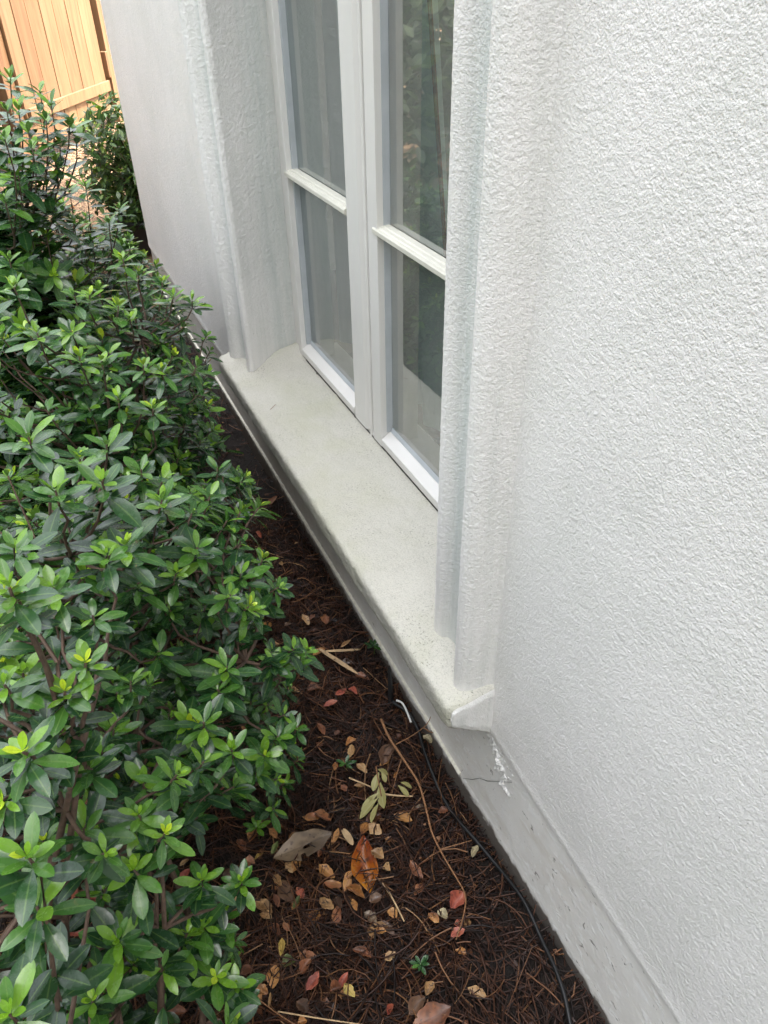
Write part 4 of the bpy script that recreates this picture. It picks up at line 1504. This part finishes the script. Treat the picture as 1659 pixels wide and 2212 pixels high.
MPX = 0.00078        # metres per display pixel on the ground near the photograph's foot
LEAVES = [
    # crop, stem(u,v), tip(u,v), width in crop px, colour, label
    (c1, (750, 370), (335, 505), 170, 'grey', 'large dull brown leaf with ragged holes, left of the glossy orange leaf'),
    (c1, (1010, 740), (965, 345), 165, 'glossy', 'large glossy orange brown leaf standing out in the middle of the litter'),
    (c1, (1015, 480), (1105, 540), 75, 'tan', 'small pale tan leaf lying on the large glossy orange leaf'),
    (c1, (1570, 1545), (1300, 1680), 150, 'rust', 'large smooth tan brown leaf at the bottom edge of the picture'),
    (c1, (120, 1345), (255, 1490), 120, 'orange', 'broad flat orange tan leaf under the lowest azalea shoots'),
    (c1, (225, 1400), (305, 1440), 60, 'orange', 'small orange leaf tucked behind the broad flat orange tan leaf'),
    (c1, (690, 675), (825, 705), 62, 'orange', 'long orange leaf pointing at the glossy leaf, upper one of two'),
    (c1, (840, 705), (975, 785), 62, 'orange', 'long orange leaf below the glossy leaf, lower one of two'),
    (c1, (660, 775), (760, 865), 68, 'tan', 'oval speckled yellow orange leaf beside a brown one'),
    (c1, (765, 780), (815, 860), 50, 'brown', 'brown leaf touching the oval speckled yellow orange leaf'),
    (c1, (655, 545), (765, 635), 75, 'orange', 'orange leaf just below the large holed leaf'),
    (c1, (825, 650), (900, 590), 45, 'orange', 'narrow orange leaf left of the glossy leaf'),
    (c1, (1000, 270), (1090, 350), 80, 'tan', 'tan leaf with a blackened corner above the glossy leaf'),
    (c1, (620, 175), (740, 245), 65, 'rust', 'rusty curled leaf alone above the large holed leaf'),
    (c1, (215, 800), (335, 895), 85, 'tan', 'speckled tan orange leaf next to the azalea rosettes'),
    (c1, (345, 630), (400, 705), 52, 'tan', 'small tan leaf lying on a larger brown leaf'),
    (c1, (370, 640), (480, 810), 100, 'brown', 'larger brown leaf under the small tan one'),
    (c1, (500, 705), (545, 790), 55, 'red', 'dull red leaf with a green end beside the brown leaf'),
    (c1, (475, 860), (525, 770), 35, 'green', 'green leaf end poking out under the dull red leaf'),
    (c1, (310, 950), (385, 1035), 55, 'rust', 'rusty red leaf right of the lowest azalea shoot'),
    (c1, (405, 950), (450, 1010), 40, 'rust', 'small rusty leaf half covered by needles beside the rusty red one'),
    (c1, (400, 1065), (390, 1195), 42, 'yellow', 'bright yellow narrow leaf upright on the dark litter'),
    (c1, (380, 1230), (495, 1215), 75, 'green', 'olive green leaf below the bright yellow one'),
    (c1, (530, 1310), (600, 1205), 72, 'rust', 'rusty brown leaf lying across the needles at the bottom centre'),
    (c1, (565, 1425), (655, 1295), 62, 'red', 'dark red folded leaf left of the bright red one'),
    (c1, (790, 1400), (855, 1290), 55, 'red', 'bright red leaf in the small cluster near the bottom'),
    (c1, (830, 1370), (905, 1465), 62, 'yellow', 'golden leaf below the bright red leaf'),
    (c1, (725, 1430), (815, 1405), 62, 'rust', 'brown orange leaf under the bright red leaf'),
    (c1, (1110, 1200), (1185, 1150), 55, 'tan', 'tan yellow leaf standing alone on bare needles'),
    (c1, (1395, 1455), (1450, 1360), 60, 'tan', 'tan leaf below the little weed sprouting from the straw'),
    (c1, (1280, 1600), (1390, 1470), 90, 'brown', 'dark brown wet leaf beside the tan leaf at the bottom right'),
    (c1, (1130, 1585), (1170, 1510), 40, 'red', 'small red orange leaf near the bottom edge'),
    (c1, (1130, 850), (1195, 920), 65, 'orange', 'bright orange leaf with a pale stick across it'),
    (c1, (1410, 895), (1485, 965), 55, 'orange', 'crumpled orange leaf left of the cream one'),
    (c1, (1475, 860), (1545, 915), 65, 'cream', 'pale cream leaf right of the crumpled orange leaf'),
    (c1, (1565, 850), (1655, 740), 95, 'red', 'round salmon red leaf near the cable'),
    (c1, (1565, 1055), (1665, 1005), 62, 'red', 'flat red leaf below the round salmon one'),
    (c1, (1590, 960), (1665, 935), 45, 'red', 'wet pinkish red leaf between the round salmon and flat red leaves'),
    (c1, (1285, 520), (1375, 645), 62, 'rust', 'reddish brown leaf right of the glossy leaf'),
    (c1, (1095, 575), (1150, 600), 55, 'tan', 'round tan leaf just right of the glossy leaf'),
    (c1, (965, 870), (1055, 940), 70, 'grey', 'grey brown crumpled leaf below the glossy leaf'),
    (c1, (1000, 800), (1090, 770), 75, 'brown', 'wet dark brown leaf at the tip of the glossy leaf'),
    (c1, (130, 530), (215, 550), 75, 'rust', 'rusty leaf beside the lone bright green seedling'),
    (c1, (205, 505), (270, 465), 26, 'yellow', 'thin yellow leaf just below the lone bright green seedling'),
    (c1, (310, 300), (365, 370), 45, 'orange', 'orange leaf right above the lone bright green seedling'),
    (c1, (455, 405), (490, 330), 36, 'orange', 'narrow orange leaf left of the large holed leaf'),
    (c1, (740, 410), (790, 285), 45, 'orange', 'curled orange leaf against the stalk of the large holed leaf'),
    (c1, (90, 380), (150, 460), 55, 'rust', 'rusty leaf left of the lone bright green seedling'),
    (c1, (330, 490), (375, 400), 40, 'green', 'yellow green leaf under the tip of the large holed leaf'),
    (c1, (1115, 385), (1155, 350), 40, 'orange', 'tiny orange leaf right of the stem of the glossy leaf'),
    (c1, (1480, 190), (1555, 160), 55, 'rust', 'rusty tan leaf beside the long twig'),
    (c1, (1320, 160), (1390, 175), 42, 'grey', 'grey violet leaf near the long twig'),
    (c1, (110, 1300), (180, 1235), 65, 'rust', 'curled brown leaf above the broad flat orange tan leaf'),
    (c1, (505, 1645), (575, 1635), 55, 'orange', 'orange leaf cut by the bottom edge of the picture'),
    (c1, (500, 1500), (580, 1580), 75, 'brown', 'dark brown leaf sunk in needles below the rusty brown one'),
    (c1, (305, 1530), (318, 1425), 20, 'tan', 'thin tan leaf on edge beside the broad flat orange tan leaf'),
    (c2, (395, 85), (440, 155), 42, 'tan', 'yellow tan leaf below the middle of the sill'),
    (c2, (640, 305), (705, 250), 32, 'tan', 'yellow tan leaf beside the dry straw blades'),
    (c2, (605, 600), (680, 550), 45, 'red', 'red leaf among needles, left one of a pair'),
    (c2, (690, 560), (748, 600), 45, 'red', 'red leaf among needles, right one of a pair'),
    (c2, (530, 680), (625, 645), 45, 'red', 'dark red leaf below the pair of red leaves'),
    (c2, (740, 1025), (810, 1095), 50, 'tan', 'tan withered leaf above the wilted sprig'),
    (c2, (1165, 855), (1225, 910), 52, 'cream', 'pale yellow leaf leaning on the foundation over the cable'),
    (c2, (980, 1140), (1005, 1090), 22, 'orange', 'tiny orange leaf beside the long twig'),
    (c2, (640, 1165), (690, 1205), 42, 'rust', 'rusty leaf left of the wilted sprig'),
    (c2, (1480, 1640), (1520, 1560), 40, 'cream', 'cream leaf between the long twig and the cable'),
    (c2, (105, 1170), (210, 1185), 55, 'rust', 'rusty leaf beneath an azalea rosette'),
    (c2, (900, 1040), (985, 900), 90, 'brown', 'large wet dark brown leaf beside the long twig'),
    (c2, (60, 660), (130, 610), 45, 'orange', 'orange leaf half under the azalea branch'),
    (c2, (180, 285), (255, 285), 30, 'tan', 'tan leaf under the spreading azalea'),
    (c2, (490, 770), (540, 850), 45, 'rust', 'rusty leaf sunk in needles left of the twig end'),
    (c3, (1110, 1150), (1140, 1200), 34, 'rust', 'rusty leaf beside the shrub below the far end of the sill'),
    (c3, (1230, 1480), (1295, 1490), 36, 'yellow', 'yellow leaf on the straw below the far end of the sill'),
    (c3, (1285, 1535), (1325, 1560), 32, 'rust', 'rusty leaf near the yellow one below the far end of the sill'),
    (c4, (1050, 1090), (1125, 990), 80, 'rust', 'pale brown leaf against the foot of the foundation'),
    (c4, (920, 1370), (970, 1440), 50, 'red', 'small dark red leaf below the hanging azalea shoot'),
    (c4, (1310, 1470), (1345, 1450), 30, 'tan', 'tiny tan leaf near the foundation foot'),
    (c4, (740, 1920), (830, 1960), 60, 'tan', 'tan leaf beside the azalea shoot below the sill'),
    (c4, (480, 2000), (610, 1980), 90, 'orange', 'large orange leaf under the azalea below the sill'),
    (c4, (1150, 1660), (1190, 1690), 45, 'tan', 'pale tan leaf on the needles below the sill'),
]
for i, (cf, a, b, w, col, lab) in enumerate(LEAVES):
    pa, pb = on_ground(*cf(*a), 0.02), on_ground(*cf(*b), 0.02)
    k = {c1: .3126, c2: .3386, c3: .3334, c4: .2084}[cf]
    dist = np.linalg.norm((pa + pb) / 2 - CAM)
    ww = w * k * dist / 1625.0
    kw = {}
    big = np.linalg.norm(pa - pb) > 0.075
    if i == 0:
        kw = dict(holes=[(0.42, 0.15, 0.075), (0.2, 0.25, 0.03), (0.52, 0.75, 0.06)], curl=0.12)
    elif i == 1:
        kw = dict(curl=0.35)
    elif big:
        kw = dict(curl=0.18)
    else:
        kw = dict(curl=(0.15, 0.55, 0.3, 0.8)[i % 4])
    fallen(lab, pa, pb, ww, col, 100 + i, lift=(0.020, 0.011, 0.016)[i % 3] if i != 2 else 0.032, **kw)
# others, half buried or under the shrubs and on towards the gate
rg = np.random.default_rng(90)
cols = ['rust', 'brown', 'orange', 'tan', 'red', 'brown', 'rust', 'grey']
words = {'rust': 'rusty', 'brown': 'dark brown', 'orange': 'orange', 'tan': 'tan', 'red': 'dull red', 'grey': 'grey brown'}
for i in range(165):
    if i >= 125:
        x, y, where = rg.uniform(-0.02, 0.40), rg.uniform(0.42, 1.1), 'leaf sunk among the needles in the open straw'
    elif i < 40:
        x, y, where = rg.uniform(-0.35, 0.10), rg.uniform(0.4, 1.3), 'fallen leaf lying beneath the near azaleas'
    elif i < 65:
        x, y, where = rg.uniform(0.0, 0.48), rg.uniform(0.42, 1.5), 'leaf sunk among the needles in the open straw'
    elif i < 90:
        x, y, where = rg.uniform(-0.35, 0.45), rg.uniform(1.6, 4.2), 'fallen leaf beneath the azaleas further along the wall'
    else:
        x, y, where = rg.uniform(-0.2, 0.75), rg.uniform(4.3, 6.3), 'dry leaf on the ground towards the gate'
    th = rg.random() * 6.28
    l = rg.uniform(0.022, 0.045)
    col = cols[rg.integers(len(cols))] if i < 90 else ['tan', 'orange', 'rust', 'orange'][i % 4]
    fallen('small ' + words[col] + ' ' + where, (x, y), (x + math.cos(th) * l, y + math.sin(th) * l), l * rg.uniform(.45, .65), col, 300 + i, lift=0.009 if (40 <= i < 65 or i >= 125) else 0.016, curl=0.35)

# ---------------------------------------------------------------- twigs, straw blades, cable, sprouts
def px_path(pts, lift, n=24):
    P = np.array([on_ground(*p, lf) for p, lf in zip(pts, lift if hasattr(lift, '__len__') else [lift] * len(pts))])
    s = np.concatenate([[0], np.cumsum(np.linalg.norm(np.diff(P, axis=0), axis=1))])
    t = np.linspace(0, s[-1], n)
    Q = np.stack([np.interp(t, s, P[:, c]) for c in range(3)], 1)
    return blur_path(Q, 2)


A = px_path([(823, 1553), (838, 1590), (868, 1635), (905, 1690), (919, 1740), (932, 1800), (958, 1850), (985, 1895), (1010, 1936), (1000, 1985), (985, 2030)], [.05, .05, .045, .04, .035, .03, .03, .025, .025, .025, .025], 40)
tw = thing('long_twig', 'long bare reddish brown twig leaning through the straw towards the wall', 'twig', tuple(A[0] * [1, 1, 0]))
mb = MB()
mb.tube(A, np.linspace(0.0032, 0.0012, 40), 7)
mb.build('stem', M['twig'], tw, smooth=True)
for pts, l in (([(855, 1608), (890, 1590), (915, 1572), (926, 1562), (932, 1545), (935, 1525)], [.045, .05, .055, .06, .08, .11]), ([(915, 1572), (932, 1583), (948, 1584), (957, 1594)], [.055, .05, .05, .05]),
               ([(950, 1835), (985, 1825), (1020, 1815)], [.03, .03, .03]), ([(868, 1637), (855, 1680), (845, 1720)], [.04, .03, .02])):
    mb = MB()
    B_ = px_path(pts, l, 14)
    mb.tube(B_, np.linspace(0.0015, 0.0007, 14), 5)
    mb.build('branch', M['twig'], tw, smooth=True)

for lab, pts, r in (('second thin tan twig crossing the litter at the bottom of the picture', [(600, 2185), (690, 2200), (800, 2216)], .0016),
                    ('pale straight stick lying across the bright orange leaf', [(826, 1908), (845, 1935), (858, 1960), (873, 1990)], .0022),
                    ('short pale stick running from the wilted sprig to the right', [(826, 1715), (860, 1719), (892, 1720)], .0024),
                    ('short pale stick left of the wilted sprig', [(754, 1680), (778, 1690), (802, 1700)], .0022),
                    ('fine dark twig lying along the bottom left litter', [(560, 2160), (600, 2190), (640, 2215)], .0014)):
    P_ = px_path(pts, 0.026, 12)
    mb = MB()
    mb.tube(P_, np.linspace(r, r * .7, 12), 6)
    o = mb.build('stick', M['tan'] if 'pale' in lab or 'tan' in lab else M['twig'], None, tuple(P_[0]), smooth=True)
    tag(o, lab, 'stick', 'sticks in the litter')


def blade(lab, pts, w, mat, lift=0.024, name='straw_blade', cat='dry blade', group='dry straw blades'):
    P_ = px_path(pts, lift, 16)
    T = np.gradient(P_, axis=0)
    S = np.cross(T, [0, 0, 1.0])
    S /= np.linalg.norm(S, axis=1)[:, None]
    t = np.linspace(0, 1, 16)
    ww = w * np.sin(np.pi * np.clip(t * 0.94 + 0.04, 0, 1)) ** 0.5
    V = np.stack([P_ - S * ww[:, None] / 2 + [0, 0, .003], P_ - [0, 0, .001], P_ + S * ww[:, None] / 2 + [0, 0, .002]], 1).reshape(-1, 3)
    me = make_mesh(name, V, grid(16, 3))
    o = link(name, me, mat, None, tuple(P_[8]))
    m = o.modifiers.new('thickness', 'SOLIDIFY')
    m.thickness = 0.0007
    tag(o, lab, cat, group)


blade('dry tan blade crossing the mulch to the right below the middle of the sill', [(583, 1415), (640, 1408), (690, 1404)], 0.008, M['tan'])
blade('dry tan blade running down to the right beside the yellow tan leaf', [(688, 1402), (725, 1425), (772, 1456)], 0.011, M['tan'])
blade('short dry tan blade nearest the foundation', [(700, 1408), (740, 1406), (778, 1404)], 0.007, M['tan'])
blade('pale curled dry blade above the glossy orange leaf', [(740, 1792), (752, 1808), (762, 1825)], 0.014, M['tan'])

# black cable with a white wire and a black stake
cab = px_path([(846, 1515), (852, 1525), (866, 1531), (888, 1548), (905, 1580), (915, 1620), (930, 1665), (950, 1712), (978, 1760), (1003, 1792), (1040, 1832), (1072, 1868), (1100, 1905), (1128, 1945), (1150, 1985), (1172, 2035), (1195, 2085), (1218, 2150), (1232, 2215), (1240, 2260)], .012, 90)
cab[:, 2] += 0.004 + 0.003 * np.sin(np.linspace(0, 30, 90))
mb = MB()
mb.tube(cab, 0.0042, 10)
o = mb.build('black_cable', M['black'], None, tuple(cab[0]), smooth=True)
tag(o, 'black cable lying along the foot of the foundation', 'cable')
wr = px_path([(856, 1513), (868, 1516), (876, 1530), (884, 1550), (888, 1560)], .03, 16)
mb = MB()
mb.tube(wr, 0.0026, 8)
o = mb.build('white_wire', M['white_wire'], None, tuple(wr[0]), smooth=True)
tag(o, 'short white wire end beside the black stake', 'wire')
b = on_ground(845, 1520)
mb = MB()
tipz = None
r_ = ray(841, 1438)
t_ = (b[1] + 0.03) / r_[1]
tip = CAM + r_ * t_
d = tip - b
V = []
for f, w in ((-0.2, 0.008), (0.0, 0.008), (0.6, 0.0065), (0.85, 0.004), (1.0, 0.0006)):
    c = b + d * f
    V += [c + [-w, 0, 0], c + [0, -w * .7, 0], c + [w, 0, 0], c + [0, w * .7, 0]]
F = [[i * 4 + j, i * 4 + (j + 1) % 4, (i + 1) * 4 + (j + 1) % 4, (i + 1) * 4 + j] for i in range(4) for j in range(4)]
mb.add(V, F)
o = mb.build('ground_stake', M['black'], None, tuple(b), smooth=False)
tag(o, 'pointed black plastic stake standing against the foundation', 'stake')


# green sprouts in the straw
def sprout(label, px, py, n, ll, tint, hgt, seed):
    rg = np.random.default_rng(seed)
    b = on_ground(px, py)
    root = thing('green_sprout', label, 'sprout', tuple(b), 'green sprouts in the straw')
    fol = Foliage()
    mb = MB()
    tp = b + np.array([0, 0, hgt])
    mb.tube(bez(b, b + [.003, 0, hgt * .5], tp, 5), 0.0012, 5)
    for k in range(n):
        th = k * 2.4 + rg.normal() * .2
        el = 0.25 + 0.5 * (k / n)
        d = np.array([math.cos(th), math.sin(th), el])
        fol.leaf(tp - [0, 0, .006 * (1 - k / n)], d, np.array([-.3 * math.cos(th), -.3 * math.sin(th), 1.0]), ll * (1 - .35 * k / n), .19, np.clip(tint + .06 * rg.normal(), 0, 1), .25)
    mb.build('stem', M['azalea'], root)
    fol.build('leaves', M['azalea'], root)


sprout('lone bright green seedling in the straw left of the large holed leaf', 560, 1815, 7, .032, .62, .05, 1)
sprout('small green weed against the foundation beside the black stake', 808, 1412, 7, .03, .35, .03, 2)
sprout('little weed sprouting from the straw near the bottom right', 908, 2098, 9, .022, .38, .03, 3)
sprout('tiny weed under the azaleas at the lower left', 512, 2180, 8, .022, .4, .03, 4)
sprout('small leafy sprout left of the wilted sprig', 748, 1665, 6, .026, .38, .03, 5)
sprout('tiny seedling beside the curled brown leaf', 505, 2090, 6, .020, .55, .04, 6)

# wilted sprig
b = on_ground(815, 1660, .03)
ws = thing('wilted_sprig', 'wilted yellow green sprig with drooping leaves lying in the straw', 'sprig', tuple(b))
fol = Foliage()
mb = MB()
stem = px_path([(812, 1655), (818, 1690), (824, 1720)], [.05, .045, .04], 10)
mb.tube(stem, 0.0014, 5)
mb.build('stem', M['twig'], ws, smooth=True)
for (a, e, w) in (((818, 1668), (805, 1708), .26), ((816, 1662), (840, 1672), .3), ((822, 1690), (826, 1745), .26), ((818, 1712), (778, 1748), .20), ((815, 1725), (775, 1765), .20), ((818, 1735), (798, 1775), .22), ((824, 1668), (835, 1690), .3), ((806, 1720), (790, 1735), .25), ((860, 1696), (885, 1720), .22), ((866, 1690), (892, 1700), .25)):
    pa, pe = on_ground(*a, .045), on_ground(*e, .03)
    L = np.linalg.norm(pe - pa)
    fol.leaf(pa, pe - pa, np.array([0.3 * rng.normal(), .3 * rng.normal(), 1.0]), L, w * .8, .5 + .2 * rng.normal(), .25)
V, F, t, a_ = leaf_cloud(np.array(fol.p), np.array(fol.d), np.array(fol.u), np.array(fol.l), np.array(fol.w), np.array(fol.t), np.array(fol.b), .35)
me = make_mesh('leaves', V, F)
attr(me, 'tint', t)
attr(me, 'across', a_)
M['wilt'] = leaf_mat('wilted_leaf', [(0, (.22, .20, .07)), (.5, (.36, .33, .13)), (1, (.48, .44, .22))], .5, .2, (.5, .48, .28))
link('leaves', me, M['wilt'], ws)

# one dry needle lying on the sill
r_ = ray(590, 880)
c_ = CAM + r_ * ((0.4365 - CAM[2]) / r_[2])
mb = MB()
mb.tube([c_ + [-.012, -.010, 0.001], c_ + [0, 0, .0016], c_ + [.011, .012, .001]], 0.0007, 5)
o = mb.build('pine_needle', M['twig'], None, tuple(c_), smooth=True)
tag(o, 'single dark pine needle lying on the pale window sill', 'needle')
